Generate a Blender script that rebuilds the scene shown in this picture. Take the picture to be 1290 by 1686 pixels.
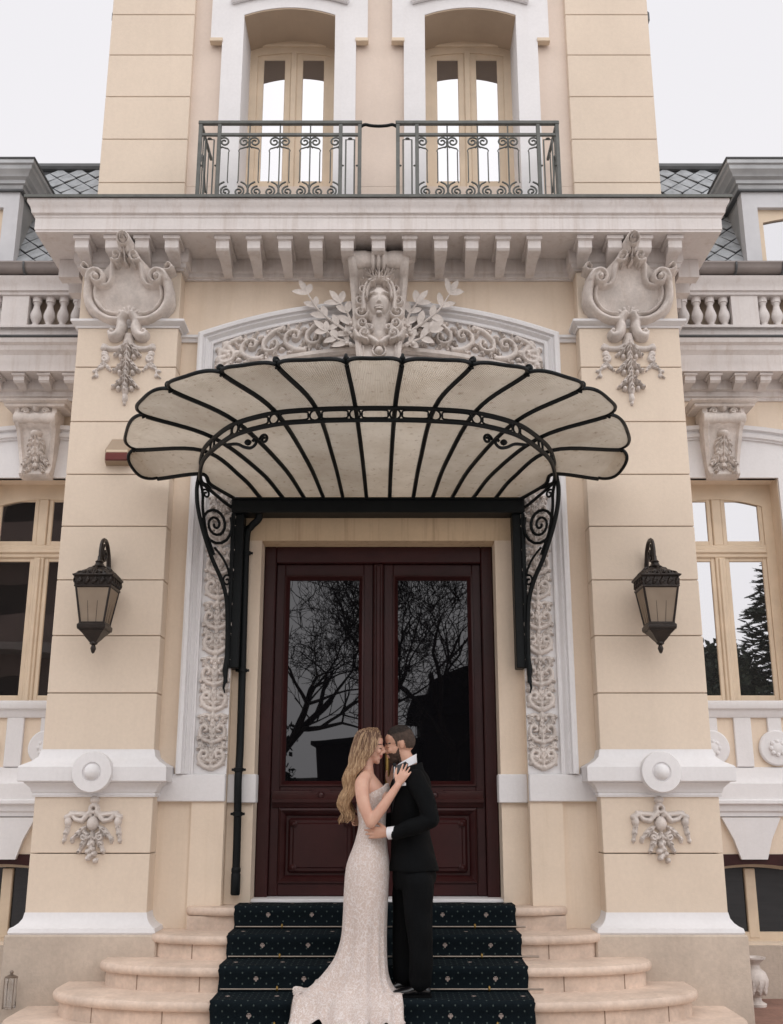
import bpy, bmesh, math, random
import numpy as np
from mathutils import Vector, Matrix
random.seed(7); rng = np.random.default_rng(11)
for o in list(bpy.data.objects): bpy.data.objects.remove(o)
S = bpy.context.scene; COL = S.collection; PI = math.pi
R = math.radians; sin, cos = math.sin, math.cos

# ------------------------------------------------------------------ camera
cam_d = bpy.data.cameras.new('camera'); cam = bpy.data.objects.new('camera', cam_d); COL.objects.link(cam)
cam.location = (.11, -8.42, 1.555); cam.rotation_euler = (R(90+15.3), 0, 0)
cam_d.sensor_fit = 'VERTICAL'; cam_d.sensor_height = 36; cam_d.sensor_width = 36
cam_d.lens = 1740/1686*36; cam_d.clip_end = 2000
S.camera = cam
# ------------------------------------------------------------------ overcast sky
wd = bpy.data.worlds.new('World'); S.world = wd; wd.use_nodes = True
nt = wd.node_tree; nt.nodes.clear(); N = nt.nodes.new; L = nt.links.new
sky = N('ShaderNodeTexSky'); sky.sky_type = 'NISHITA'; sky.sun_disc = False
sky.sun_elevation = R(40); sky.sun_rotation = R(180); sky.dust_density = 6; sky.air_density = 1.2
hs = N('ShaderNodeHueSaturation'); hs.inputs['Saturation'].default_value = .12; L(sky.outputs[0], hs.inputs['Color'])
tc = N('ShaderNodeTexCoord'); nz = N('ShaderNodeTexNoise'); nz.inputs['Scale'].default_value = 2.2; nz.inputs['Detail'].default_value = 5
L(tc.outputs['Generated'], nz.inputs['Vector'])
cr = N('ShaderNodeMix'); cr.data_type = 'RGBA'; L(nz.outputs['Fac'], cr.inputs[0])
cr.inputs[6].default_value = (7.9, 7.8, 8.15, 1); cr.inputs[7].default_value = (8.5, 8.3, 8.55, 1)
mx = N('ShaderNodeMix'); mx.data_type = 'RGBA'; mx.inputs[0].default_value = .88
L(hs.outputs[0], mx.inputs[6]); L(cr.outputs[2], mx.inputs[7])
bg = N('ShaderNodeBackground'); bg.inputs['Strength'].default_value = .083; L(mx.outputs[2], bg.inputs['Color'])
wo = N('ShaderNodeOutputWorld'); L(bg.outputs[0], wo.inputs['Surface'])
# soft sun through the cloud
sd = bpy.data.lights.new('sun', 'SUN'); sd.energy = 1.5; sd.angle = R(120); sd.color = (1, .975, .955)
so = bpy.data.objects.new('sun', sd); COL.objects.link(so); so.rotation_euler = (R(50), 0, R(4)); so.location = (0, -20, 30)
V = S.view_settings; V.view_transform = 'Standard'; V.look = 'None'; V.exposure = .50; V.gamma = 1; V.use_curve_mapping = False

# ------------------------------------------------------------------ materials
def mat(name, col, rough=.8, var=.06, vscale=1.5, bump=.0, bscale=60, metal=0, col2=None, streak=0, spec=.5, fine=0, scol=None, sscale=5):
    m = bpy.data.materials.new(name); m.use_nodes = True; n = m.node_tree.nodes; l = m.node_tree.links
    b = n['Principled BSDF']; b.inputs['Roughness'].default_value = rough; b.inputs['Metallic'].default_value = metal
    b.inputs['Specular IOR Level'].default_value = spec
    g = n.new('ShaderNodeNewGeometry')
    t = n.new('ShaderNodeTexNoise'); t.inputs['Scale'].default_value = vscale; t.inputs['Detail'].default_value = 6
    t.inputs['Roughness'].default_value = .62; l.new(g.outputs['Position'], t.inputs['Vector'])
    c2 = col2 or tuple(c*(1-var*3.2) for c in col)
    mixn = n.new('ShaderNodeMix'); mixn.data_type = 'RGBA'
    mr = n.new('ShaderNodeMapRange'); mr.inputs[1].default_value = .35; mr.inputs[2].default_value = .72
    l.new(t.outputs['Fac'], mr.inputs[0]); l.new(mr.outputs[0], mixn.inputs[0])
    mixn.inputs[6].default_value = (*col, 1); mixn.inputs[7].default_value = (*c2, 1)
    out = mixn.outputs[2]
    if fine:
        t3 = n.new('ShaderNodeTexNoise'); t3.inputs['Scale'].default_value = 38; t3.inputs['Detail'].default_value = 4
        l.new(g.outputs['Position'], t3.inputs['Vector'])
        m3 = n.new('ShaderNodeMix'); m3.data_type = 'RGBA'; m3.blend_type = 'MULTIPLY'; m3.inputs[0].default_value = fine
        l.new(out, m3.inputs[6]); l.new(t3.outputs['Fac'], m3.inputs[7]); out = m3.outputs[2]
        gm = n.new('ShaderNodeMix'); gm.data_type = 'RGBA'; gm.blend_type = 'MULTIPLY'; gm.inputs[0].default_value = 1
        k = 1+fine*.55; gm.inputs[7].default_value = (k, k, k, 1); l.new(out, gm.inputs[6]); out = gm.outputs[2]
    if streak:
        mp = n.new('ShaderNodeMapping'); mp.inputs['Scale'].default_value = (sscale, sscale, .35); l.new(g.outputs['Position'], mp.inputs['Vector'])
        t2 = n.new('ShaderNodeTexNoise'); t2.inputs['Scale'].default_value = 1.6; t2.inputs['Detail'].default_value = 7; t2.inputs['Roughness'].default_value = .7
        l.new(mp.outputs[0], t2.inputs['Vector'])
        mr2 = n.new('ShaderNodeMapRange'); mr2.inputs[1].default_value = .5; mr2.inputs[2].default_value = .78; mr2.inputs[4].default_value = streak
        l.new(t2.outputs['Fac'], mr2.inputs[0])
        m2 = n.new('ShaderNodeMix'); m2.data_type = 'RGBA'; m2.blend_type = 'MIX'; l.new(mr2.outputs[0], m2.inputs[0])
        l.new(out, m2.inputs[6]); m2.inputs[7].default_value = (*(scol or tuple(c*.5 for c in col)), 1); out = m2.outputs[2]
    l.new(out, b.inputs['Base Color'])
    if bump:
        t4 = n.new('ShaderNodeTexNoise'); t4.inputs['Scale'].default_value = bscale; t4.inputs['Detail'].default_value = 4
        l.new(g.outputs['Position'], t4.inputs['Vector'])
        bp = n.new('ShaderNodeBump'); bp.inputs['Strength'].default_value = bump; bp.inputs['Distance'].default_value = .01
        l.new(t4.outputs['Fac'], bp.inputs['Height']); l.new(bp.outputs[0], b.inputs['Normal'])
    m['out'] = 1
    return m
def glass(name, refl, tint=(.02, .02, .022), rough=.01, gcol=(.9, .9, .93), warp=.0):
    """window pane: coated glass in front of a dark room"""
    m = bpy.data.materials.new(name); m.use_nodes = True; n = m.node_tree.nodes; l = m.node_tree.links; n.clear()
    d = n.new('ShaderNodeBsdfDiffuse'); d.inputs[0].default_value = (*tint, 1)
    g = n.new('ShaderNodeBsdfGlossy'); g.inputs['Color'].default_value = (*gcol, 1); g.inputs['Roughness'].default_value = rough
    mi = n.new('ShaderNodeMixShader'); mi.inputs[0].default_value = refl
    l.new(d.outputs[0], mi.inputs[1]); l.new(g.outputs[0], mi.inputs[2])
    if warp:
        ge = n.new('ShaderNodeNewGeometry'); t = n.new('ShaderNodeTexNoise'); t.inputs['Scale'].default_value = 1.6; t.inputs['Detail'].default_value = 1
        l.new(ge.outputs['Position'], t.inputs['Vector']); bp = n.new('ShaderNodeBump'); bp.inputs['Strength'].default_value = warp; bp.inputs['Distance'].default_value = .02
        l.new(t.outputs['Fac'], bp.inputs['Height']); l.new(bp.outputs[0], g.inputs['Normal'])
    o = n.new('ShaderNodeOutputMaterial'); l.new(mi.outputs[0], o.inputs[0]); return m
M = dict(
 block = mat('pinkish cream plaster', (.725, .61, .495), .85, .035, .7, .10, 90, streak=.22, fine=.12, scol=(.56, .45, .37), sscale=4),
 wall = mat('yellow cream plaster', (.785, .655, .525), .85, .04, .9, .10, 90, streak=.25, fine=.10, scol=(.5, .36, .22)),
 lintel = mat('rain streaked cream plaster', (.66, .50, .33), .85, .06, 1.3, .10, 90, streak=.75, fine=.10, scol=(.30, .17, .10), sscale=9),
 towerw = mat('cream tower plaster', (.715, .60, .515), .85, .035, 1.1, .10, 90, streak=.10, fine=.10, scol=(.5, .38, .26)),
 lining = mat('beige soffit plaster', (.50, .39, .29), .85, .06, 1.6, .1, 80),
 joint = mat('joint mortar', (.55, .45, .36), .9, .05),
 white = mat('white painted stucco', (.765, .75, .755), .8, .03, 1.2, .08, 80, streak=.12, fine=.10, scol=(.5, .44, .4)),
 corn = mat('weathered white cornice', (.72, .675, .655), .82, .05, 1.4, .10, 70, streak=.50, fine=.12, scol=(.42, .33, .27), sscale=8),
 orn = mat('carved off white stone', (.72, .655, .61), .85, .10, 5, .22, 70, fine=.3, streak=.35, scol=(.46, .37, .31), sscale=9),
 plinth = mat('grey beige plinth render', (.56, .47, .39), .9, .08, 2.2, .2, 70, streak=.3, fine=.25, scol=(.36, .29, .24)),
 step = mat('worn beige limestone', (.72, .57, .465), .6, .10, 3.2, .16, 55, fine=.3, streak=.25, scol=(.42, .27, .18), sscale=6),
 iron = mat('black wrought iron', (.0035, .0055, .0065), .5, .1, 8, .15, 120, spec=.22),
 bronze = mat('bronzed lantern metal', (.030, .021, .017), .38, .2, 12, .25, 80, metal=.35),
 rail = mat('grey green railing paint', (.115, .12, .11), .5, .12, 12, .1, 100),
 maroon = mat('dark maroon varnished wood', (.040, .0085, .0085), .38, .12, 3, .08, 60, spec=.35),
 cream_wood = mat('cream painted window wood', (.70, .565, .42), .55, .05, 4, .05, 100),
 slate_gap = mat('dark roof underlay', (.05, .052, .056), .8, .1, 9), slate = mat('grey slate', (.36, .38, .40), .6, .12, 9, .2, 60),
 zinc = mat('zinc sheet', (.44, .45, .46), .45, .10, 3, .06, 40, metal=.2),
 zinc_dark = mat('dark zinc edge', (.10, .105, .11), .5, .10, 5, .06, 40),
 gutter = mat('brownish gutter metal', (.27, .235, .22), .5, .08, 4),
 dwhite = mat('dormer grey white paint', (.60, .60, .62), .7, .05, 3),
 brass = mat('aged brass', (.26, .165, .055), .42, .08, 9, metal=1),
 steel = mat('dull steel rod', (.32, .27, .23), .35, .08, 9, metal=.9),
 siren_w = mat('beige siren plastic', (.34, .25, .17), .45, .05, 6),
 siren_r = mat('dark red siren lens', (.15, .035, .03), .25, .08, 6),
 paving = mat('pale bounce paving', (.56, .50, .46), .9, .08, 2, .2, 30, fine=.3), ground = mat('reddish brick paving', (.30, .17, .13), .9, .12, 5, .3, 30, fine=.4),
 joint_dark = mat('dirty step joint', (.30, .21, .16), .9, .1),
 dark = mat('dark interior', (.010, .009, .009), .9, .0),
 g_up = glass('balcony window glass', .42, (.05, .05, .055)),
 g_right = glass('wing window glass', .46, (.03, .03, .03), warp=.05),
 g_left = glass('shaded wing window glass', .32, (.02, .017, .016), warp=.12),
 g_door = glass('door glass', .060, (.004, .004, .005), warp=.09),
 g_base = glass('basement window glass', .06, (.006, .008, .010)),
)

# ------------------------------------------------------------------ mesh helpers
class MB:
    def __init__(s): s.v = []; s.f = []
    def add(s, vs, fs):
        b = len(s.v); s.v += [tuple(map(float, p)) for p in vs]; s.f += [tuple(b+i for i in f) for f in fs]; return s
    def box(s, x0, x1, y0, y1, z0, z1):
        return s.add([(x0,y0,z0),(x1,y0,z0),(x1,y1,z0),(x0,y1,z0),(x0,y0,z1),(x1,y0,z1),(x1,y1,z1),(x0,y1,z1)],
                     [(0,3,2,1),(4,5,6,7),(0,1,5,4),(1,2,6,5),(2,3,7,6),(3,0,4,7)])
    def cbox(s, x0, x1, y0, y1, z0, z1, c=.01):
        lo = (x0,y0,z0); hi = (x1,y1,z1); vs = []; idx = {}
        for k in range(8):
            b = (k & 1, k >> 1 & 1, k >> 2 & 1)
            for a in range(3):
                p = [hi[i] if b[i] else lo[i] for i in range(3)]
                for i in range(3):
                    if i != a: p[i] += (-c if b[i] else c)
                idx[k, a] = len(vs); vs.append(p)
        fs = []
        for a in range(3):
            u, w = [i for i in range(3) if i != a]
            for side in (0, 1):
                ks = [side << a | i << u | j << w for i, j in ((0,0),(1,0),(1,1),(0,1))]
                fs.append(tuple(idx[k, a] for k in ks))
            for i in (0, 1):
                for j in (0, 1):
                    k0 = i << u | j << w; k1 = k0 | 1 << a
                    fs.append((idx[k0, u], idx[k1, u], idx[k1, w], idx[k0, w]))
        for k in range(8): fs.append((idx[k,0], idx[k,1], idx[k,2]))
        return s.add(vs, fs)
    def tube(s, pts, r, n=6, closed=False, flat=1.0):
        P = [Vector(p) for p in pts]; m = len(P)
        rs = r if hasattr(r, '__len__') else [r]*m
        T = []
        for i in range(m):
            a = P[i-1] if (i or closed) else P[0]; b = P[(i+1) % m] if (i < m-1 or closed) else P[-1]
            t = (b-a); T.append(t.normalized() if t.length > 1e-9 else Vector((0,0,1)))
        nrm = T[0].orthogonal().normalized(); vs = []
        for i in range(m):
            nrm = (nrm - T[i]*nrm.dot(T[i])); nrm = nrm.normalized() if nrm.length > 1e-6 else T[i].orthogonal().normalized()
            bi = T[i].cross(nrm)
            for k in range(n):
                a = 2*PI*k/n; vs.append(P[i]+(nrm*cos(a)+bi*sin(a)*flat)*rs[i])
        fs = []
        for i in range(m if closed else m-1):
            j = (i+1) % m
            for k in range(n): fs.append((i*n+k, i*n+(k+1) % n, j*n+(k+1) % n, j*n+k))
        if not closed: fs += [tuple(range(n))[::-1], tuple(range((m-1)*n, m*n))]
        return s.add(vs, fs)
    def lathe(s, prof, c, n=12, axis='z', a0=0):
        vs = []; m = len(prof)
        for r, h in prof:
            for k in range(n):
                a = a0+2*PI*k/n
                if axis == 'z': vs.append((c[0]+r*cos(a), c[1]+r*sin(a), c[2]+h))
                elif axis == 'y': vs.append((c[0]+r*cos(a), c[1]+h, c[2]+r*sin(a)))
                else: vs.append((c[0]+h, c[1]+r*cos(a), c[2]+r*sin(a)))
        fs = [(i*n+k, i*n+(k+1) % n, (i+1)*n+(k+1) % n, (i+1)*n+k) for i in range(m-1) for k in range(n)]
        fs += [tuple(range(n))[::-1], tuple(range((m-1)*n, m*n))]
        return s.add(vs, fs)
    def sweep(s, prof, path, fn, closed=False):
        """profile (o, h): o to the right of the path's direction; fn(px, py, h) -> xyz"""
        m = len(path); nn = []
        for i in range(m):
            def d(a, b):
                v = np.array(path[b], float)-np.array(path[a], float); v /= max(1e-9, np.hypot(*v)); return np.array((v[1], -v[0]))
            if closed: a, b = d((i-1) % m, i), d(i, (i+1) % m)
            else: a = d(i-1, i) if i else d(0, 1); b = d(i, i+1) if i < m-1 else d(m-2, m-1)
            q = a+b; q = q/max(1e-6, q.dot(q))*2; nn.append(q)
        k = len(prof)
        vs = [fn(path[i][0]+nn[i][0]*o, path[i][1]+nn[i][1]*o, h) for i in range(m) for o, h in prof]
        fs = []
        for i in range(m if closed else m-1):
            j = (i+1) % m
            for q in range(k): fs.append((i*k+q, i*k+(q+1) % k, j*k+(q+1) % k, j*k+q))
        if not closed: fs += [tuple(range(k)), tuple(range((m-1)*k, m*k))[::-1]]
        return s.add(vs, fs)
    def prism(s, poly, a, b, fn):
        n = len(poly); vs = [fn(p, q, a) for p, q in poly]+[fn(p, q, b) for p, q in poly]
        fs = [tuple(range(n))[::-1], tuple(range(n, 2*n))]+[(i, (i+1) % n, n+(i+1) % n, n+i) for i in range(n)]
        return s.add(vs, fs)
    def mesh(s, name, m, smooth=None):
        me = bpy.data.meshes.new(name); me.from_pydata(s.v, [], s.f)
        bm = bmesh.new(); bm.from_mesh(me); bmesh.ops.recalc_face_normals(bm, faces=bm.faces); bm.to_mesh(me); bm.free()
        if smooth is not None:
            me.shade_smooth()
            if smooth < 170: me.set_sharp_from_angle(angle=R(smooth))
        me.materials.append(m); return me
def link(o, parent=None):
    COL.objects.link(o)
    if parent is not None:
        o.parent = parent
        q = parent; t = Vector((0, 0, 0))
        while q is not None:
            t += q.location; q = q.parent
        o.matrix_parent_inverse = Matrix.Identity(4)
        o.location = o.location - t
    return o
def obj(name, mb, m, parent=None, smooth=None, loc=(0,0,0)):
    me = mb if isinstance(mb, bpy.types.Mesh) else mb.mesh(name, m, smooth)
    o = bpy.data.objects.new(name, me); o.location = loc; return link(o, parent)
def tag(o, label, cat, group=None, kind=None):
    o['label'] = label; o['category'] = cat
    if group: o['group'] = group
    if kind: o['kind'] = kind
    return o
def thing(name, label, cat, loc=(0,0,0), group=None):
    o = bpy.data.objects.new(name, None); o.location = loc; o.empty_display_size = .2; COL.objects.link(o); return tag(o, label, cat, group)
XY = lambda x, y, h: (x, y, h)         # plan path, profile height = z
def arc(cx, cy, r, a0, a1, n, ry=None):
    return [(cx+r*cos(R(a0+(a1-a0)*i/n)), cy+(ry or r)*sin(R(a0+(a1-a0)*i/n))) for i in range(n+1)]
def smooth_path(P, n=6):
    """Catmull-Rom through the points"""
    P = [np.array(p, float) for p in P]; Q = [2*P[0]-P[1]]+P+[2*P[-1]-P[-2]]; out = []
    for i in range(1, len(Q)-2):
        for k in range(n):
            t = k/n; a, b, c, d = Q[i-1:i+3]
            out.append(.5*(2*b+(c-a)*t+(2*a-5*b+4*c-d)*t*t+(3*b-a-3*c+d)*t**3))
    out.append(P[-1]); return out
def spiral(cx, cy, r0, r1, a0, turns, n=None):
    n = n or int(abs(turns)*14)+4
    return [(cx+(r0+(r1-r0)*(i/n)**.8)*cos(R(a0)+2*PI*turns*i/n), cy+(r0+(r1-r0)*(i/n)**.8)*sin(R(a0)+2*PI*turns*i/n)) for i in range(n+1)]

class Relief:
    """carved relief: round strokes, leaves and bosses united on a fine grid"""
    def __init__(s, u0, u1, v0, v1, res=.008):
        s.u = np.arange(u0, u1+res, res); s.w = np.arange(v0, v1+res, res); s.U, s.V = np.meshgrid(s.u, s.w, indexing='ij'); s.H = np.zeros_like(s.U); s.res = res
    def _win(s, a0, a1, b0, b1):
        i0 = max(0, np.searchsorted(s.u, a0)-1); i1 = np.searchsorted(s.u, a1)+1; j0 = max(0, np.searchsorted(s.w, b0)-1); j1 = np.searchsorted(s.w, b1)+1
        return slice(i0, i1), slice(j0, j1)
    def stroke(s, pts, w, h, base=0, pw=.5):
        pts = np.array(pts, float); n = len(pts)
        w = np.linspace(w[0], w[-1], n) if (hasattr(w, '__len__') and len(w) == 2) else (np.full(n, w) if not hasattr(w, '__len__') else np.interp(np.linspace(0, 1, n), np.linspace(0, 1, len(w)), w))
        h = np.linspace(h[0], h[-1], n) if hasattr(h, '__len__') else np.full(n, h)
        for i in range(n-1):
            a, b = pts[i], pts[i+1]; W = max(w[i], w[i+1])
            sl = s._win(min(a[0], b[0])-W, max(a[0], b[0])+W, min(a[1], b[1])-W, max(a[1], b[1])+W)
            U, Vv = s.U[sl], s.V[sl]
            if not U.size: continue
            d = b-a; t = np.clip(((U-a[0])*d[0]+(Vv-a[1])*d[1])/max(1e-9, d@d), 0, 1)
            q = np.hypot(U-a[0]-t*d[0], Vv-a[1]-t*d[1]); ww = w[i]+(w[i+1]-w[i])*t; hh = h[i]+(h[i+1]-h[i])*t
            x = 1-(q/np.maximum(ww, 1e-4))**2
            s.H[sl] = np.maximum(s.H[sl], np.where(x > 0, base+hh*np.maximum(x, 0)**pw, 0))
    def blob(s, cx, cy, rx, ry, h, rot=0, base=0, pw=.5):
        m = max(rx, ry); sl = s._win(cx-m, cx+m, cy-m, cy+m); U, Vv = s.U[sl]-cx, s.V[sl]-cy; c, q = cos(rot), sin(rot)
        x = 1-((U*c+Vv*q)/rx)**2-((-U*q+Vv*c)/ry)**2
        s.H[sl] = np.maximum(s.H[sl], np.where(x > 0, base+h*np.maximum(x, 0)**pw, 0))
    def dent(s, cx, cy, rx, ry, d):
        s.H -= d*np.exp(-((s.U-cx)/rx)**2-((s.V-cy)/ry)**2)*(s.H > 0)
    def leaf(s, x, y, ang, Ln, wd, h, n=4, curl=0, base=0):
        P = []; a = ang; px, py = x, y; k = 10
        for i in range(k+1):
            P.append((px, py)); px += Ln/k*cos(a); py += Ln/k*sin(a); a += curl/k
        s.stroke(P, [wd*.18, wd*.42, wd*.40, wd*.25, .004], (h*.55, h*.5), base)
        for i in range(n):
            t = .12+.72*i/max(1, n-1); j = int(t*k); dx, dy = P[j+1][0]-P[j][0], P[j+1][1]-P[j][1]; b = math.atan2(dy, dx)
            ll = wd*(.62 if n > 2 else .5)*sin(PI*(.25+.62*t))
            for sg in (-1, 1):
                c = b+sg*R(58-22*t); q = [(P[j][0]+ll*f*cos(c-sg*f*.35), P[j][1]+ll*f*sin(c-sg*f*.35)) for f in (0, .35, .7, 1)]
                s.stroke(q, [Ln*.05, Ln*.075, Ln*.05, .003], (h*.75, h*.85), base)
        s.stroke(P, (wd*.09, .003), (h, h*.9), base)
    def mesh(s, mb, fn, thr=.0012, back=.012):
        A = s.H > thr; keep = A[:-1,:-1] | A[1:,:-1] | A[:-1,1:] | A[1:,1:]
        need = np.zeros_like(A); need[:-1,:-1] |= keep; need[1:,:-1] |= keep; need[:-1,1:] |= keep; need[1:,1:] |= keep
        idx = -np.ones(A.shape, int); ii = np.argwhere(need); idx[need] = np.arange(len(ii))
        vs = [fn(s.u[i], s.w[j], s.H[i,j] if A[i,j] else -back) for i, j in ii]
        fs = [(idx[i,j], idx[i+1,j], idx[i+1,j+1], idx[i,j+1]) for i, j in np.argwhere(keep)]
        return mb.add(vs, fs)
# ================================================================== ground
g = MB(); g.add([(-300,-300,-.004),(300,-300,-.004),(300,300,-.004),(-300,300,-.004)], [(0,1,2,3)])
gr = obj('ground', g, M['paving']); gr['kind'] = 'structure'  # unseen forecourt, coloured pale to bounce light up onto the lower walls
g = MB(); g.add([(2.3,-.55,.0),(9,-.55,.0),(9,1.2,.0),(2.3,1.2,.0)], [(0,1,2,3)]); gr = obj('brick_path', g, M['ground']); gr['kind'] = 'structure'

# ================================================================== the mansion
MAN = thing('mansion', 'cream and white mansion with a tall entrance bay, carved stucco and slate mansard roof', 'building')
def E(b): return lambda x, z, y: (x, y, z)     # elevation path (x, z), profile height = y
EL = lambda x, z, y: (x, y, z)

# ---- recessed entrance wall, framed opening left free
w = MB()
for s in (-1, 1):
    a, b = sorted((s*1.165, s*1.74)); w.box(a, b, 0, .45, 0, 5.2)
    a, b = sorted((s*1.168, s*1.42)); w.box(a, b, -.028, .02, .6, 1.56)
w.box(-1.74, 1.74, 0, .45, 5.2, 6.2)
wall = obj('wall', w, M['wall'], MAN)
w = MB()
for s in (-1, 1):
    w = MB(); a, b = sorted((s*.965, s*1.168)); w.box(a, b, .10, .60, .5, 3.64); obj('door_jamb', w, M['wall'], wall)

w = MB(); w.box(-1.168, 1.168, .102, .60, 3.64, 5.3); obj('door_lintel', w, M['lintel'], wall)
for s in (-1, 1):
    w = MB(); a, b = sorted((s*1.166, s*1.72)); w.cbox(a, b, -.055, .03, 1.552, 1.755, .006); obj('band', w, M['white'], wall)
    w = MB(); a, b = sorted((s*.942, s*1.166)); w.cbox(a, b, .055, .20, 1.542, 1.757, .006); obj('band_block', w, M['white'], wall)
for s in (-1, 1):
    w = MB(); a, b = sorted((s*1.545, s*1.72)); w.sweep([(0,5.37),(.02,5.37),(.03,5.40),(.045,5.405),(.045,5.43),(0,5.44)], [(a,.0),(b,.0)], XY); obj('small_moulding', w, M['white'], wall)

# ---- big pilasters
JZ = [1.93, 2.36, 2.805, 3.25, 3.69, 4.128, 4.585, 5.07, 5.43]
for s in (-1, 1):
    x0, x1 = sorted((s*1.70, s*2.548)); q = .02
    c = MB(); c.box(x0+q, x1-q, -.155, 1.2, .3, 6.13)
    P = obj('pilaster', c, M['joint'], MAN)
    for z0, z1 in list(zip(JZ[:-1], JZ[1:]))+[(5.47, 5.955)]:
        b = MB(); b.cbox(x0, x1, -.18, 1.0, z0+.0035, z1-.0035, .004); obj('block', b, M['block'], P)
    for z0, z1 in ((.70, 1.181), (1.181, 1.60)):
        b = MB(); b.cbox(x0-.02, x1+.02, -.20, 1.0, z0+.0035, z1-.0035, .004); obj('block', b, M['block'], P)
    ring = [(x0, 1.0), (x0, -.18), (x1, -.18), (x1, 1.0)]
    def mould(name, prof, m, off=0, n=ring):
        b = MB(); r = [(x0-off, 1.0), (x0-off, -.18-off), (x1+off, -.18-off), (x1+off, 1.0)]
        b.sweep([(o, z) for o, z in prof], r[::1] if True else r, lambda x, y, h: (x, y, h)); return obj(name, b, m, P)
    # walking x0 back->front->x1: right side is inwards, so mirror offsets
    def mould_out(name, prof, m): return mould(name, [(-o, z) for o, z in prof], m)
    def ringmould(name, prof, m):
        b = MB(); r = [(x1, 1.0), (x1, -.18), (x0, -.18), (x0, 1.0)]
        b.sweep([(-o, z) for o, z in prof], r, XY); return obj(name, b, m, P, smooth=35)
    ringmould('cap_moulding', [(-.03,5.425),(.012,5.425),(.018,5.44),(.03,5.445),(.045,5.465),(.055,5.47),(.055,5.49),(-.03,5.50)], M['white'])
    ringmould('belt_moulding', [(-.02,1.585),(.035,1.585),(.04,1.60),(.035,1.615),(.045,1.622),(.052,1.65),(.075,1.675),(.09,1.685),(.09,1.693),(.125,1.696),(.13,1.702),(.13,1.802),(.122,1.812),(.06,1.845),(.02,1.88),(.006,1.935),(-.02,1.94)], M['white'])
    ringmould('base_moulding', [(-.02,.625),(.10,.625),(.108,.64),(.10,.668),(.075,.68),(.05,.70),(.03,.73),(.022,.77),(-.02,.775)], M['white'])
    b = MB(); b.cbox(x0-.125, x1+.125, -.30, 1.0, -.1, .628, .012); obj('plinth', b, M['plinth'], P)
    # rosette disc on the belt and hanging carved drop
    cx = s*2.115
    b = MB(); b.lathe([(.02,.0),(.150,.0),(.152,-.055),(.145,-.068),(.072,-.07),(.066,-.058),(.060,-.058),(.054,-.075),(.035,-.098),(.005,-.105)], (cx, -.285, 1.765), 40, 'y')
    obj('rosette', b, M['white'], P, smooth=40)
    r = Relief(cx-.23, cx+.23, 1.08, 1.60, .006)
    r.blob(cx, 1.565, .035, .03, .05); r.stroke(arc(cx, 1.50, .026, 0, 360, 16), .016, .045)
    for k in (-1, 1):
        r.stroke([(cx+k*.03,1.47),(cx+k*.08,1.415),(cx+k*.13,1.425),(cx+k*.17,1.47)], (.022,.016), (.05,.035))
        r.stroke([(cx+k*.02,1.455),(cx+k*.09,1.46),(cx+k*.15,1.465),(cx+k*.20,1.44)], (.018,.02), .04)
        r.blob(cx+k*.185, 1.41, .028, .04, .045); r.leaf(cx+k*.18, 1.40, R(-90-k*-12), .15, .05, .035, 3)
        r.leaf(cx+k*.05, 1.37, R(-90+k*48), .14, .06, .05, 3); r.leaf(cx+k*.03, 1.32, R(-90+k*25), .15, .06, .05, 3)
        r.blob(cx+k*.145, 1.275, .016, .026, .03); r.stroke(spiral(cx+k*.06, 1.30, .032, .006, 90, k*1.3), .011, .045)
    r.blob(cx, 1.395, .045, .055, .065); r.leaf(cx, 1.33, R(-90), .19, .07, .055, 4)
    for i in range(9): r.blob(cx+.034*cos(i*2.4)*(i/9+.3), 1.26-.016*i, .02, .02, .05+.012*(i % 2))
    b = MB(); r.mesh(b, lambda u, v, h: (u, -.205-h, v)); obj('carved_drop', b, M['orn'], P, smooth=60)

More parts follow.
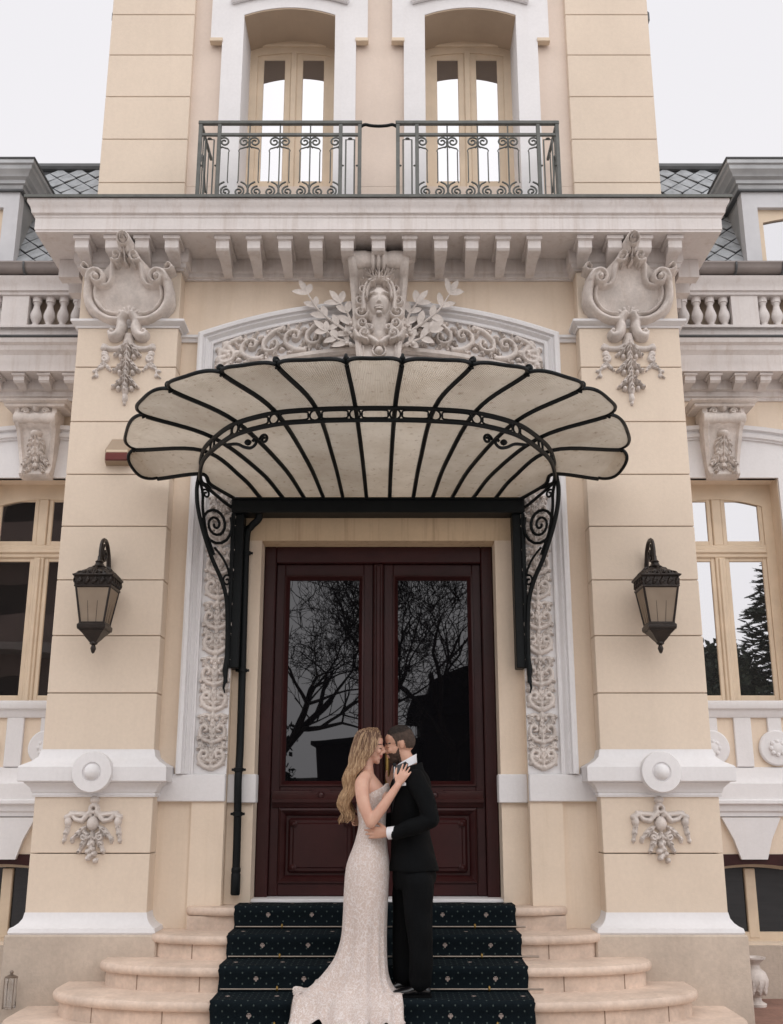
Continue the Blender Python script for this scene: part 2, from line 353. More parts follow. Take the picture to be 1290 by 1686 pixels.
# ---- cartouches with garlands, leaning out at the top
for s in (-1, 1):
    cx = s*2.11; r = Relief(cx-.45, cx+.45, 5.28, 6.30, .0075)
    A = lambda pts: [(cx+u, z) for u, z in pts]
    out = [(0,5.47),(.14,5.47),(.26,5.52),(.345,5.61),(.365,5.73),(.34,5.84),(.26,5.86),(.19,5.85),(.15,5.90),(.13,5.98),(.10,6.06),(0,6.09)]
    full = smooth_path(out, 5); poly = np.array(A([(u,z) for u,z in full])+A([(-u,z) for u,z in full[::-1]]))
    # flat dished plate
    ins = np.zeros(r.U.shape, bool); x, y = r.U, r.V; n = len(poly)
    for i in range(n):
        x0_, y0_ = poly[i]; x1_, y1_ = poly[(i+1) % n]
        c = ((y0_ > y) != (y1_ > y)) & (x < (x1_-x0_)*(y-y0_)/(y1_-y0_+1e-12)+x0_); ins ^= c
    r.H[ins] = .035+.03*np.exp(-(((r.U-cx)/.22)**2+((r.V-5.70)/.16)**2))[ins]
    for k in (-1, 1):
        B = lambda pts: [(cx+k*u, z) for u, z in pts]
        rim = smooth_path([(.07,5.475),(.19,5.485),(.30,5.545),(.375,5.65),(.385,5.76),(.36,5.86),(.30,5.915)], 6)
        r.stroke(B(rim), [.035,.045,.05,.045,.035], (.11,.12))
        rim2 = smooth_path([(.10,5.54),(.20,5.555),(.27,5.61),(.315,5.69),(.315,5.78),(.29,5.83)], 6); r.stroke(B(rim2), .022, .085)
        r.stroke(B(spiral(.285, 5.865, .095, .012, -10, 1.55)), (.034,.020), (.13,.15)); r.blob(cx+k*.285, 5.865, .034, .034, .16)
        r.stroke(B(smooth_path([(.31,5.95),(.39,5.945),(.43,5.975),(.40,6.01),(.37,5.985)],4)), (.026,.014), .10)
        r.leaf(cx+k*.40, 5.95, R(90-k*60), .10, .06, .07, 3)
        r.stroke(B(smooth_path([(.25,5.80),(.185,5.815),(.15,5.87),(.14,5.96),(.115,6.04),(.06,6.09)],5)), (.028,.032), .10)
        r.stroke(B(spiral(.085, 6.065, .06, .012, -40, -1.3)), (.026,.014), .13)
        r.stroke(B(smooth_path([(.04,5.53),(.065,5.47),(.07,5.40),(.10,5.345),(.155,5.33),(.18,5.36)],5)), [.045,.055,.05,.04,.02], (.13,.10))
        r.blob(cx+k*.155, 5.372, .03, .03, .11)
        for a in (15, 42, 68): r.stroke([(cx+k*.02*cos(R(a)),5.50+.02*sin(R(a))),(cx+k*.115*cos(R(a)),5.50+.10*sin(R(a)))], (.014,.026), (.09,.07))
        r.stroke(B([(.02,6.10),(.045,6.15),(.05,6.20)]), (.03,.02), .14)
        r.leaf(cx+k*.03, 6.06, R(-90+k*35), .10, .06, .15, 3)
    r.stroke([(cx,5.50),(cx,5.605)], (.014,.024), (.09,.07)); r.leaf(cx, 6.12, R(-90), .13, .09, .16, 3)
    r.blob(cx, 6.185, .072, .08, .15); r.stroke(arc(cx,6.19,.055,0,360,18), .02, .165); r.stroke(spiral(cx,6.19,.04,.008,0,1.5), .012, .18)
    r.dent(cx, 5.455, .05, .03, .05)
    b = MB(); lean = lambda z: -.18-.30*max(0, (z-5.45)/.80)**1.3; zq = lambda z: z if z < 5.45 else 5.45+(z-5.45)*.80
    r.mesh(b, lambda u, v, h: (cx+(u-cx)*.88, lean(v)-h, zq(v)), back=.03); CA = obj('cartouche', b, M['orn'], MAN, smooth=60)
    b = MB(); b.prism([(.30,5.5),(.30,5.9),(.11,6.1),(.06,6.2),(-.06,6.2),(-.11,6.1),(-.30,5.9),(-.30,5.5)], -.16, -.20, lambda p, q, h: (cx+p*.88, h if h > -.18 else lean(q)-.01, zq(q))); obj('backing', b, M['orn'], CA)
    r = Relief(cx-.33, cx+.33, 4.70, 5.36, .0065)
    r.stroke([(cx,5.42),(cx,5.27)], (.03,.05), (.04,.06))
    for z, wv in ((5.27,.085),(5.13,.08),(4.985,.07)):
        r.leaf(cx, z+.02, R(-90), .16, wv, .085, 4)
        for k in (-1, 1): r.leaf(cx+k*.012, z, R(-90+k*30), .15, wv*.8, .07, 3, curl=k*.5); r.blob(cx+k*.055, z-.115, .02, .026, .05)
    r.blob(cx, 4.86, .03, .05, .05); r.blob(cx, 4.79, .024, .045, .04); r.blob(cx, 4.742, .014, .02, .03)
    for k in (-1, 1):
        B = lambda pts: [(cx+k*u, z) for u, z in pts]
        r.stroke(B(smooth_path([(.02,5.265),(.09,5.235),(.16,5.235),(.205,5.26)],4)), (.026,.022), .035)
        r.blob(cx+k*.20, 5.24, .035, .028, .04); r.blob(cx+k*.195, 5.19, .03, .025, .035)
        r.stroke(B(spiral(.19,5.14,.036,.008,60,1.4)), .013, .035)
        r.leaf(cx+k*.19, 5.11, R(-90+k*40), .10, .05, .035, 3); r.leaf(cx+k*.19, 5.10, R(-90-k*40), .09, .045, .03, 3)
        r.stroke(B(smooth_path([(.20,5.07),(.245,5.045),(.255,5.0),(.285,4.97)],4)), (.014,.006), .025); r.blob(cx+k*.27, 5.03, .02, .016, .025); r.blob(cx+k*.25, 4.99, .018, .022, .022)
    b = MB(); r.mesh(b, lambda u, v, h: (u, -.182-h, v)); obj('garland', b, M['orn'], CA, smooth=60)

# ---- main cornice: fascia, soffit and modillions returning to the wings
CX = 2.90; FY = -.56
ret = [(CX,.98),(CX,FY),(-CX,FY),(-CX,.98)]
prof = [(.80,6.14),(.0+.035,6.14),(.035,6.155),(.028,6.16),(.028,6.262),(.022,6.27),(.022,6.288),(.0,6.30),(-.004,6.325),(-.012,6.355),(-.03,6.38),(-.034,6.395),(-.034,6.418),(.80,6.422)]
b = MB(); b.sweep(prof, ret, XY); CO = obj('cornice', b, M['corn'], MAN, smooth=35)
b = MB(); b.box(-2.15, 2.15, -.1, 1.2, 6.142, 6.42); obj('soffit', b, M['corn'], CO)
b = MB(); b.sweep([(.6,6.424),(-.046,6.424),(-.05,6.415),(-.056,6.415),(-.056,6.44),(.6,6.455)], ret, XY); obj('flashing', b, M['rail'], CO)
# bed mouldings under the soffit
for nm, path in (('bed_moulding', [(2.56,.98),(2.56,-.19),(1.69,-.19),(1.69,-.012),(-1.69,-.012),(-1.69,-.19),(-2.56,-.19),(-2.56,.98)]),):
    b = MB(); b.sweep([(.05,5.955),(-.012,5.955),(-.014,5.968),(-.03,5.976),(-.034,5.99),(-.034,6.01),(-.05,6.02),(-.055,6.035),(-.055,6.139),(.05,6.139)], path, XY); obj(nm, b, M['corn'], CO, smooth=35)
def modillion(depth, wd=.108):
    p = [(0,0),(depth,0),(depth,-.035),(depth-.012,-.042),(depth-.014,-.105),(depth-.03,-.122),(depth*.80,-.132),(depth*.62,-.130),(depth*.42,-.140),(depth*.25,-.158),(depth*.1,-.175),(0,-.178)]
    b = MB(); b.prism([(u, v) for u, v in p], -wd/2, wd/2, lambda u, v, h: (h*(.66+.34*min(1, u/depth*1.15)), -u, v))
    b.box(-wd/2-.012, wd/2+.012, -depth-.012, 0, -.032, -.001)
    return b
mid_me = modillion(.40).mesh('modillion', M['corn'], 35); pil_me = modillion(.23, .115).mesh('modillion', M['corn'], 35)
for k in range(-5, 6): obj('modillion', mid_me, None, CO, loc=(k*.262, -.064, 6.138))
for s in (-1, 1):
    for x in (1.735, 1.985, 2.235, 2.49): obj('modillion', pil_me, None, CO, loc=(s*x, -.243, 6.138))
    for y in (.0, .3, .6): side = MB(); side.box(*sorted((s*2.62, s*2.80)), y-.06, y+.06, 5.97, 6.138); obj('side_modillion', side, M['corn'], CO)

# ---- door surround: moulded frame, carved jamb panels, arched frieze, mask keystone
zo = lambda x: 5.735-.30*(abs(x)/1.53)**2
arch_in = lambda n, X, dz: [(X-2*X*i/n, zo(X-2*X*i/n)+dz) for i in range(n+1)]
b = MB()
path = [(1.42,1.757)]+[(1.42, 5.30)]+[(x, z) for x, z in arch_in(36, 1.42, -.14)]+[(-1.42,1.757)]
path = [(1.42,1.757)]+arch_in(36, 1.42, -.13)+[(-1.42,1.757)]
b.sweep([(0,.03),(0,-.045),(.012,-.05),(.02,-.036),(.034,-.036),(.045,-.06),(.058,-.072),(.066,-.06),(.075,-.06),(.085,-.09),(.11,-.094),(.128,-.082),(.13,.03)], path, EL)
SU = obj('door_surround', b, M['white'], MAN, smooth=35)
b = MB(); b.box(-1.165, 1.165, -.005, .1, 5.02, 5.3)
for s in (-1, 1):
    a, c = sorted((s*1.166, s*1.42)); b.box(a, c, -.018, .03, 1.757, 5.30)
n = 40
pts = [(1.42-2.84*i/n, zo(1.42-2.84*i/n)-.10) for i in range(n+1)]
b.prism(pts+[(-1.42,5.05),(1.42,5.05)], -.016, .03, EL); obj('field', b, M['white'], SU)
b = MB(); pts = [(1.40-2.8*i/n, zo(1.40-2.8*i/n)-.45) for i in range(n+1)]
b.sweep([(-.025,-.0),(-.03,-.05),(-.01,-.075),(.02,-.08),(.03,-.055),(.03,.0)], pts, EL); obj('arch_bead', b, M['orn'], SU, smooth=40)
def jamb_panel(s):
    c = s*1.285; r = Relief(c-.118, c+.118, 1.775, 5.16, .0068)
    P = .445; z = 1.80; k = 0
    while z < 5.1:
        for q in (-1, 1):
            B = lambda pts: [(c+q*u, z+v) for u, v in pts]
            j = rng.uniform(-.006, .006)
            r.stroke(B(smooth_path([(.01,.0),(.07,.03+j),(.095,.085),(.07,.13),(.035,.12),(.04,.085),(.06,.085)],4)), (.022,.013), (.042,.05))
            r.blob(c+q*.058, z+.088, .016, .016, .055)
            r.stroke(B(smooth_path([(.005,.20),(.06,.215),(.095,.26+j),(.085,.315),(.05,.32),(.04,.29),(.06,.28)],4)), (.02,.012), (.045,.048))
            r.leaf(c+q*.012, z+.10, R(90-q*30), .12, .07, .05, 4, curl=-q*.9)
            r.leaf(c+q*.085, z+.14, R(90-q*8), .085, .05, .04, 3, curl=q*.8)
            r.leaf(c+q*.03, z+.30, R(90-q*50), .10, .06, .05, 3, curl=q*.8)
            r.leaf(c+q*.10, z+.345, R(90+q*25), .07, .045, .035, 3); r.leaf(c+q*.02, z+.05, R(90-q*70), .10, .07, .05, 4, curl=q*.6); r.leaf(c+q*.03, z+.235, R(90-q*85), .09, .06, .055, 4, curl=-q*.5); r.leaf(c+q*.06, z+.40, R(90-q*100), .06, .05, .045, 3); r.leaf(c+q*.05, z+.17, R(90-q*110), .07, .05, .05, 3)
            r.blob(c+q*.095, z+.19, .017, .014, .035); r.blob(c+q*.10, z+.035, .013, .018, .03); r.blob(c+q*.03, z+.375, .016, .02, .045)
            r.stroke(B([(.02,.395),(.06,.41),(.10,.40)]), (.016,.01), .035)
        r.leaf(c, z+.02, R(90), .17, .07, .055, 4); r.leaf(c, z+.21, R(90), .17, .08, .062, 5)
        r.blob(c, z+.195, .03, .022, .06); r.blob(c, z+.40, .024, .03, .055); r.blob(c, z+.01, .03, .018, .05)
        z += P; k += 1
    r.H = np.where(r.H > 0, r.H*.85, 0); b = MB(); r.mesh(b, lambda u, v, h: (u, -.02-h, v)); return obj('carved_panel', b, M['orn'], SU, smooth=60)
for s in (-1, 1): jamb_panel(s)
r = Relief(-1.40, 1.40, -.42, -.125, .0068)
for s in (-1, 1):
    u = .30; k = 0
    while u < 1.32:
        q = 1 if k % 2 == 0 else -1; vc = -.275
        B = lambda pts: [(s*(u+a), vc+q*v) for a, v in pts]
        r.stroke(B(smooth_path([(-.03,-.12),(.05,-.10),(.13,-.03),(.125,.05),(.06,.075),(.015,.04),(.03,-.01),(.065,.0)],4)), (.026,.015), (.05,.065))
        r.blob(s*(u+.06), vc+q*.02, .024, .024, .07)
        for a, l in ((20,.11),(60,.10),(105,.11),(150,.09)):
            th = R(a)*q; r.leaf(s*(u+.07+.04*cos(th)), vc+.05*sin(th), (th if s > 0 else PI-th), l, .06, .055, 3, curl=.7*q*s)
        r.leaf(s*(u-.02), vc-q*.10, (R(-8)*q if s > 0 else PI+R(8)*q), .14, .06, .05, 4)
        r.blob(s*(u+.16), vc-q*.08, .03, .022, .045); r.blob(s*(u+.145), vc+q*.10, .02, .02, .045)
        u += .185; k += 1
    for a in (-50, -25, 0, 25, 50): r.stroke([(s*1.22,-.29),(s*(1.22+.15*cos(R(a))), -.29+.15*sin(R(a)))], (.014,.034), (.03,.055))
    r.blob(s*1.22, -.29, .035, .035, .06)
b = MB(); r.mesh(b, lambda u, v, h: (u, -.018-h, zo(u)+v)); obj('carved_frieze', b, M['orn'], SU, smooth=60)

# keystone console with rolled top
KS = MB()
front = smooth_path([(.30,6.08),(.345,6.03),(.34,5.96),(.29,5.90),(.23,5.85),(.19,5.75),(.165,5.62),(.15,5.45),(.15,5.30),(.17,5.20),(.15,5.12)], 4)
wk = lambda z: .185+.075*max(0, min(1, (z-5.15)/.85))
def krow(d, z): hw = wk(z); return [(-hw,-.0,z),(-hw,-d,z),(-hw*.86,-d-.018,z),(-hw*.74,-d,z),(-hw*.70,-d+.03,z),(hw*.70,-d+.03,z),(hw*.74,-d,z),(hw*.86,-d-.018,z),(hw,-d,z),(hw,0,z)]
rows = [krow(d, z) for d, z in front]; vs = [p for r_ in rows for p in r_]; k = 10
KS.add(vs, [(i*k+j, i*k+j+1, (i+1)*k+j+1, (i+1)*k+j) for i in range(len(rows)-1) for j in range(k-1)]+[tuple(range(k))])
KS.lathe([(.0,-.30),(.018,-.295),(.02,-.275),(.03,-.265),(.034,-.25),(.075,-.245),(.085,-.23),(.088,-.12),(.078,-.07),(.092,-.05),(.098,0),(.092,.05),(.078,.07),(.088,.12),(.085,.23),(.075,.245),(.034,.25),(.03,.265),(.02,.275),(.018,.295),(.0,.30)], (.005,-.27,6.01), 24, 'x')
for x in (-.045, 0, .045): KS.tube([(x,-.27+.105*cos(a),6.01+.105*sin(a)) for a in [R(q) for q in range(60, 300, 15)]], .014, 6)
KK = obj('keystone', KS, M['orn'], SU, smooth=45)
r = Relief(-.215, .225, 5.14, 5.93, .0046)
c = .005; KR = 1.22
r.blob(c, 5.62, .135, .17, .09, pw=.4)                                       # hair mass
for q in (-1, 1):
    for i, (u, z, ra) in enumerate(((.115,5.70,.04),(.135,5.62,.045),(.13,5.53,.05),(.115,5.44,.048),(.10,5.36,.045),(.07,5.40,.036))):
        r.stroke([(c+q*a, b_) for a, b_ in spiral(u, z, ra, .008, 100+i*40, 1.4)], (.02,.012), (.085,.11))
    r.stroke([(c+q*a, b_) for a, b_ in smooth_path([(.01,5.775),(.06,5.755),(.095,5.71),(.11,5.62),(.105,5.54)],5)], .022, .125)
    r.stroke([(c+q*a, b_) for a, b_ in smooth_path([(.0,5.75),(.05,5.735),(.08,5.69),(.088,5.62)],5)], .014, .14)
    for a, z, l in ((70,5.76,.13),(45,5.75,.12),(20,5.72,.10)): r.leaf(c+q*.03, z, R(90-q*(90-a)), l, .08, .15, 3, curl=q*.3)
    r.stroke([(c+q*a, b_) for a, b_ in smooth_path([(.02,5.30),(.08,5.34),(.14,5.33),(.17,5.38)],4)], (.03,.02), (.07,.09))
    r.stroke([(c+q*.175,5.16),(c+q*.165,5.30)], .014, .03); r.stroke([(c+q*.14,5.16),(c+q*.135,5.28)], .010, .025)
r.leaf(c, 5.75, R(90), .15, .09, .17, 4)
r.stroke([(c,5.50),(c,5.38)], (.055,.07), (.09,.06))                          # neck
r.blob(c, 5.605, .082, .122, .155, pw=.42)                                    # face
for q in (-1, 1):
    r.dent(c+q*.034, 5.628, .02, .012, .022); r.blob(c+q*.034, 5.625, .017, .008, .012, base=.118)
    r.stroke([(c+q*.012,5.648),(c+q*.035,5.657),(c+q*.06,5.645)], .007, .010, base=.133)
    r.dent(c+q*.045, 5.565, .016, .03, .008)
r.stroke([(c,5.64),(c,5.575)], (.008,.013), (.012,.038), base=.142); r.blob(c, 5.573, .019, .010, .022, base=.146)
r.stroke([(c-.026,5.541),(c,5.545),(c+.026,5.541)], .006, .010, base=.142); r.stroke([(c-.02,5.529),(c+.02,5.529)], .007, .009, base=.140); r.blob(c, 5.502, .022, .016, .010, base=.128)
r.blob(c, 5.235, .038, .04, .06); r.stroke(arc(c,5.235,.055,0,360,20), .01, .03)
dk = lambda z: float(np.interp(z, [p[1] for p in front][::-1], [p[0] for p in front][::-1]))-.03
b = MB(); MV = lambda v: 5.30+(v-5.30)*1.14 if v > 5.30 else v
r.mesh(b, lambda u, v, h: (.005+(u-.005)*(1.2 if v > 5.33 else 1.0+.2*max(0,(v-5.28)/.05)), -max(dk(min(MV(v), 5.80)), .13)-h*1.15, MV(v)), back=.02); obj('mask', b, M['orn'], KK, smooth=60)
# laurel branches beside the keystone, real leaves
def leaf3(mb, p, d, Ln, wd, up):
    d = Vector(d).normalized(); up = Vector(up); sd_ = d.cross(up).normalized(); n_ = sd_.cross(d); p = Vector(p); vs = []
    ts = (0, .18, .4, .62, .82, 1)
    for t in ts:
        hw = wd*.5*(sin(PI*min(1, t*.92+.06))**.8)*(1 if t < 1 else .05); bend = n_*(-.10*Ln*t*t)
        vs += [p+d*Ln*t-sd_*hw+bend+n_*hw*.35, p+d*Ln*t+bend, p+d*Ln*t+sd_*hw+bend+n_*hw*.35, p+d*Ln*t+bend-n_*.012]
    fs = []
    for i in range(len(ts)-1):
        a = i*4
        for j in range(4): fs.append((a+j, a+(j+1) % 4, a+4+(j+1) % 4, a+4+j))
    mb.add(vs, fs+[(0,1,2,3),(len(vs)-4,len(vs)-3,len(vs)-2,len(vs)-1)])
for s in (-1, 1):
    b = MB()
    for st, lv in (([(.17,5.33),(.27,5.43),(.40,5.52),(.52,5.62),(.61,5.76)], 5), ([(.17,5.36),(.23,5.50),(.27,5.60),(.33,5.68)], 3), ([(.17,5.28),(.26,5.33),(.36,5.36),(.44,5.42)], 3)):
        P = smooth_path([(s*x, -.085-.018*i, z) for i, (x, z) in enumerate(st)], 5); b.tube(P, list(np.linspace(.017, .006, len(P))), 6)
        for i in range(lv):
            j = int((i+1)/(lv)*(len(P)-1)); q = Vector(P[j]); d0 = Vector(P[min(j+1, len(P)-1)])-Vector(P[max(0, j-1)]); d0.normalize()
            for sg in (-1, 1):
                a = sg*R(42+rng.uniform(-12, 14)); d = Vector((d0.x*cos(a)-d0.z*sin(a), rng.uniform(-.28, .02), d0.x*sin(a)+d0.z*cos(a)))
                leaf3(b, q, d, rng.uniform(.09, .15), rng.uniform(.05, .07), (0,-1,0))
        leaf3(b, P[-1], Vector(P[-1])-Vector(P[-3]), .15, .055, (0,-1,0))
        for i in range(3): b.lathe([(0,-.02),(.017,-.01),(.02,0),(.014,.013),(0,.02)], (P[4+i][0]+s*rng.uniform(-.03,.03), P[4+i][1]-.03, P[4+i][2]-.03), 8)
    obj('laurel_branch', b, M['orn'], KK, smooth=50)

# ---- entrance door
DY = .42
dr = MB()
for s in (-1, 1):
    a, c = sorted((s*.962, s*.865)); dr.cbox(a, c, DY-.10, DY+.08, .80, 3.64, .008)
dr.cbox(-.866, .866, DY-.10, DY+.08, 3.50, 3.64, .008)
DO = obj('entrance_door', dr, M['maroon'], MAN)
b = MB(); b.cbox(-.97, .97, .13, DY+.02, .79, .832, .008); obj('threshold', b, M['white'], DO)
for s in (-1, 1):
    lf = MB(); X = lambda a, c: sorted((s*a, s*c))
    a, c = X(.045, .125); lf.cbox(a, c, DY-.04, DY+.05, .835, 3.50, .006)
    a, c = X(.79, .864); lf.cbox(a, c, DY-.04, DY+.05, .835, 3.50, .006)
    for z0, z1 in ((.835,.93),(1.50,1.672),(3.405,3.50)):
        a, c = X(.124, .791); lf.cbox(a, c, DY-.038, DY+.05, z0, z1, .006)
    LF = obj('door_leaf', lf, M['maroon'], DO)
    b = MB(); a, c = X(.124, .791); b.box(a, c, DY-.005, DY+.005, 1.66, 3.42); obj('pane', b, M['g_door'], DO)
    b = MB(); q = [(s*.124,1.672),(s*.791,1.672),(s*.791,3.405),(s*.124,3.405)]
    q = q if s > 0 else q[::-1]
    b.sweep([(.002,DY),(.002,DY-.052),(-.012,-.0+DY-.056),(-.022,DY-.045),(-.03,DY-.03),(-.04,DY-.02),(-.04,DY)], q, EL, closed=True); obj('glazing_bead', b, M['maroon'], DO, smooth=35)
    b = MB(); a, c = X(.10, .845); b.sweep([(0,1.505),(.016,1.505),(.03,1.53),(.05,1.545),(.055,1.57),(.03,1.60),(.012,1.635),(.0,1.64)], [(a,DY-.038),(c,DY-.038)], XY); obj('weather_rail', b, M['maroon'], DO, smooth=35)
    b = MB(); b.prism([(s*.455-.13,1.60),(s*.455+.13,1.60),(s*.455+.04,1.655),(s*.455-.04,1.655)], DY-.06, DY-.03, EL); b.lathe([(.0,-.02),(.02,-.015),(.028,0)], (s*.455,DY-.075,1.60), 12, 'y'); obj('boss', b, M['maroon'], DO)
    b = MB(); a, c = X(.12, .795); b.box(a, c, DY-.002, DY+.03, .92, 1.51)
    q = [(s*.124,.93),(s*.791,.93),(s*.791,1.50),(s*.124,1.50)]; q = q if s > 0 else q[::-1]
    b.sweep([(0,DY),(0,DY-.05),(-.016,DY-.058),(-.028,DY-.045),(-.045,DY-.03),(-.055,DY-.012),(-.06,DY)], q, EL, closed=True)
    a, c = X(.20, .715); b.cbox(a, c, DY-.03, DY+.01, 1.005, 1.425, .018)
    a, c = X(.235, .68); b.cbox(a, c, DY-.04, DY+.01, 1.04, 1.39, .012); obj('door_panel', b, M['maroon'], DO, smooth=35)
    for u in (.245, .67):
        for z in (1.05, 1.38): b = MB(); b.lathe([(.026,0),(.028,-.012),(.018,-.02),(.010,-.03),(.0,-.032)], (s*u, DY-.04, z), 12, 'y'); obj('stud', b, M['maroon'], DO, smooth=40)
b = MB(); b.cbox(-.043, .043, DY-.075, DY+.04, .835, 3.50, .012); b.cbox(-.02, .02, DY-.095, DY-.06, .86, 3.48, .009); obj('meeting_stile', b, M['maroon'], DO)
b = MB(); b.tube([(.075,DY-.07,1.62),(.075,DY-.10,1.70),(.075,DY-.115,1.80),(.075,DY-.10,1.90),(.075,DY-.07,1.98)], [.008,.011,.014,.011,.008], 8)
b.cbox(.057, .093, DY-.06, DY-.038, 1.62, 1.98, .006); b.lathe([(0,-.03),(.018,-.02),(.02,0),(.01,.02),(0,.04)], (.075,DY-.085,1.99), 10); obj('handle', b, M['brass'], DO, smooth=50)
b = MB(); b.box(-1.16, 1.16, .601, .62, .4, 4); b.box(-1.2, 1.2, .60, 3, .60, .79); obj('dark_hall', b, M['dark'], DO)

# ---- tower above the cornice
b = MB()
b.box(-1.8, 1.8, .152, 1.4, 6.3, 7.0)
WC = .862; OW = .435
for x0, x1 in ((-1.80,-WC-OW-.02),(-WC+OW+.02,WC-OW-.02),(WC+OW+.02,1.80)): b.box(x0, x1, .15, 1.4, 7.0, 9.6)
b.box(-1.9, 1.9, .15, 1.4, 9.2, 9.62); TW = obj('tower_wall', b, M['towerw'], MAN)
b = MB(); b.box(-2.4, 2.4, 1.2, 1.4, 6.5, 9.3); obj('tower_core', b, M['dark'], TW)
for s in (-1, 1):
    x0, x1 = sorted((s*1.775, s*2.565)); b = MB(); b.box(x0+.015, x1-.015, .11, 3.2, 6.3, 9.6); TP = obj('tower_pilaster', b, M['joint'], MAN)
    for z0, z1 in ((6.43,7.0),(7.0,7.455),(7.455,7.912),(7.912,8.37),(8.37,8.825),(8.825,9.28),(9.28,9.6)):
        c = MB(); c.cbox(x0, x1, .09, 3.2, z0+.003, z1-.003, .004); obj('block', c, M['block'], TP)
    c = MB(); c.cbox(x0-.02, x1+.02, .065, 1.0, 6.44, 6.56, .012); obj('base_band', c, M['white'], TP)
    c = MB(); c.cbox(x0+s*.12-.05, x1+s*.12+.05, .6, 3.2, 9.19, 9.32, .02); obj('eave', c, M['zinc_dark'], TP)
    # window
    cx = s*WC; o = 1
    top = lambda u: 8.895-.085*(u/OW)**2
    half = [(-OW+2*OW*i/14, top(-OW+2*OW*i/14)) for i in range(15)]
    outer = [(.635,6.44),(.635,8.54),(.745,8.54),(.745,9.6),(-.745,9.6),(-.745,8.54),(-.635,8.54),(-.635,6.44)]
    b = MB(); poly = [(cx+u, z) for u, z in outer]+[(cx-OW,6.44)]+[(cx+u, z) for u, z in half]+[(cx+OW,6.44)]
    b.prism(poly, .075, .72, EL); WI = obj('balcony_window', b, M['white'], MAN)
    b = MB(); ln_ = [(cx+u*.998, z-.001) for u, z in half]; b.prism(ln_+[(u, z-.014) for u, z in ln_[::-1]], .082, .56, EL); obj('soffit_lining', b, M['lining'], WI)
    for q in (-1, 1): b = MB(); a, c = sorted((cx+q*.63, cx+q*.752)); b.cbox(a, c, .06, .13, 8.505, 8.545, .004); obj('ear_moulding', b, M['cream_wood'], WI)
    b = MB(); pp = [(cx-.55+1.1*i/16, 9.02-.10*(abs(i-8)/8)**2) for i in range(17)][::-1]
    b.sweep([(0,.07),(0,.04),(.02,.02),(.05,.03),(.06,.07)], pp, EL); obj('hood_moulding', b, M['white'], WI, smooth=40)
    y = .56; b = MB(); T2 = lambda u: 8.80-.05*(u/OW)**2
    b.prism([(cx-OW,6.44)]+[(cx-OW,8.93),(cx+OW,8.93),(cx+OW,6.44)]+[(cx+OW-.075,6.44)]+[(cx+u, T2(u)-.03) for u in (OW-.075,.24,.12,0,-.12,-.24,-OW+.075)]+[(cx-OW+.075,6.44)], y, y+.07, EL)
    b.cbox(cx-OW, cx+OW, y-.03, y+.03, 8.835, 8.89, .01); obj('window_frame', b, M['cream_wood'], WI)
    for q in (-1, 1):
        a, c = sorted((cx+q*.025, cx+q*(OW-.07))); b = MB(); m0, m1 = a+.066, c-.066
        b.cbox(a, m0, y+.015, y+.055, 6.5, 8.79, .006); b.cbox(m1, c, y+.015, y+.055, 6.5, 8.79, .006)
        b.cbox(a+.06, c-.06, y+.017, y+.053, 6.5, 7.33, .006); b.cbox(a+.06, c-.06, y+.017, y+.053, 8.70, 8.79, .006); obj('casement', b, M['cream_wood'], WI)
        b = MB(); b.box(a+.06, c-.06, y+.03, y+.036, 7.31, 8.72); obj('pane', b, M['g_up'], WI)
    b = MB(); b.cbox(cx-.032, cx+.032, y-.005, y+.05, 6.5, 8.79, .01); obj('astragal', b, M['cream_wood'], WI)

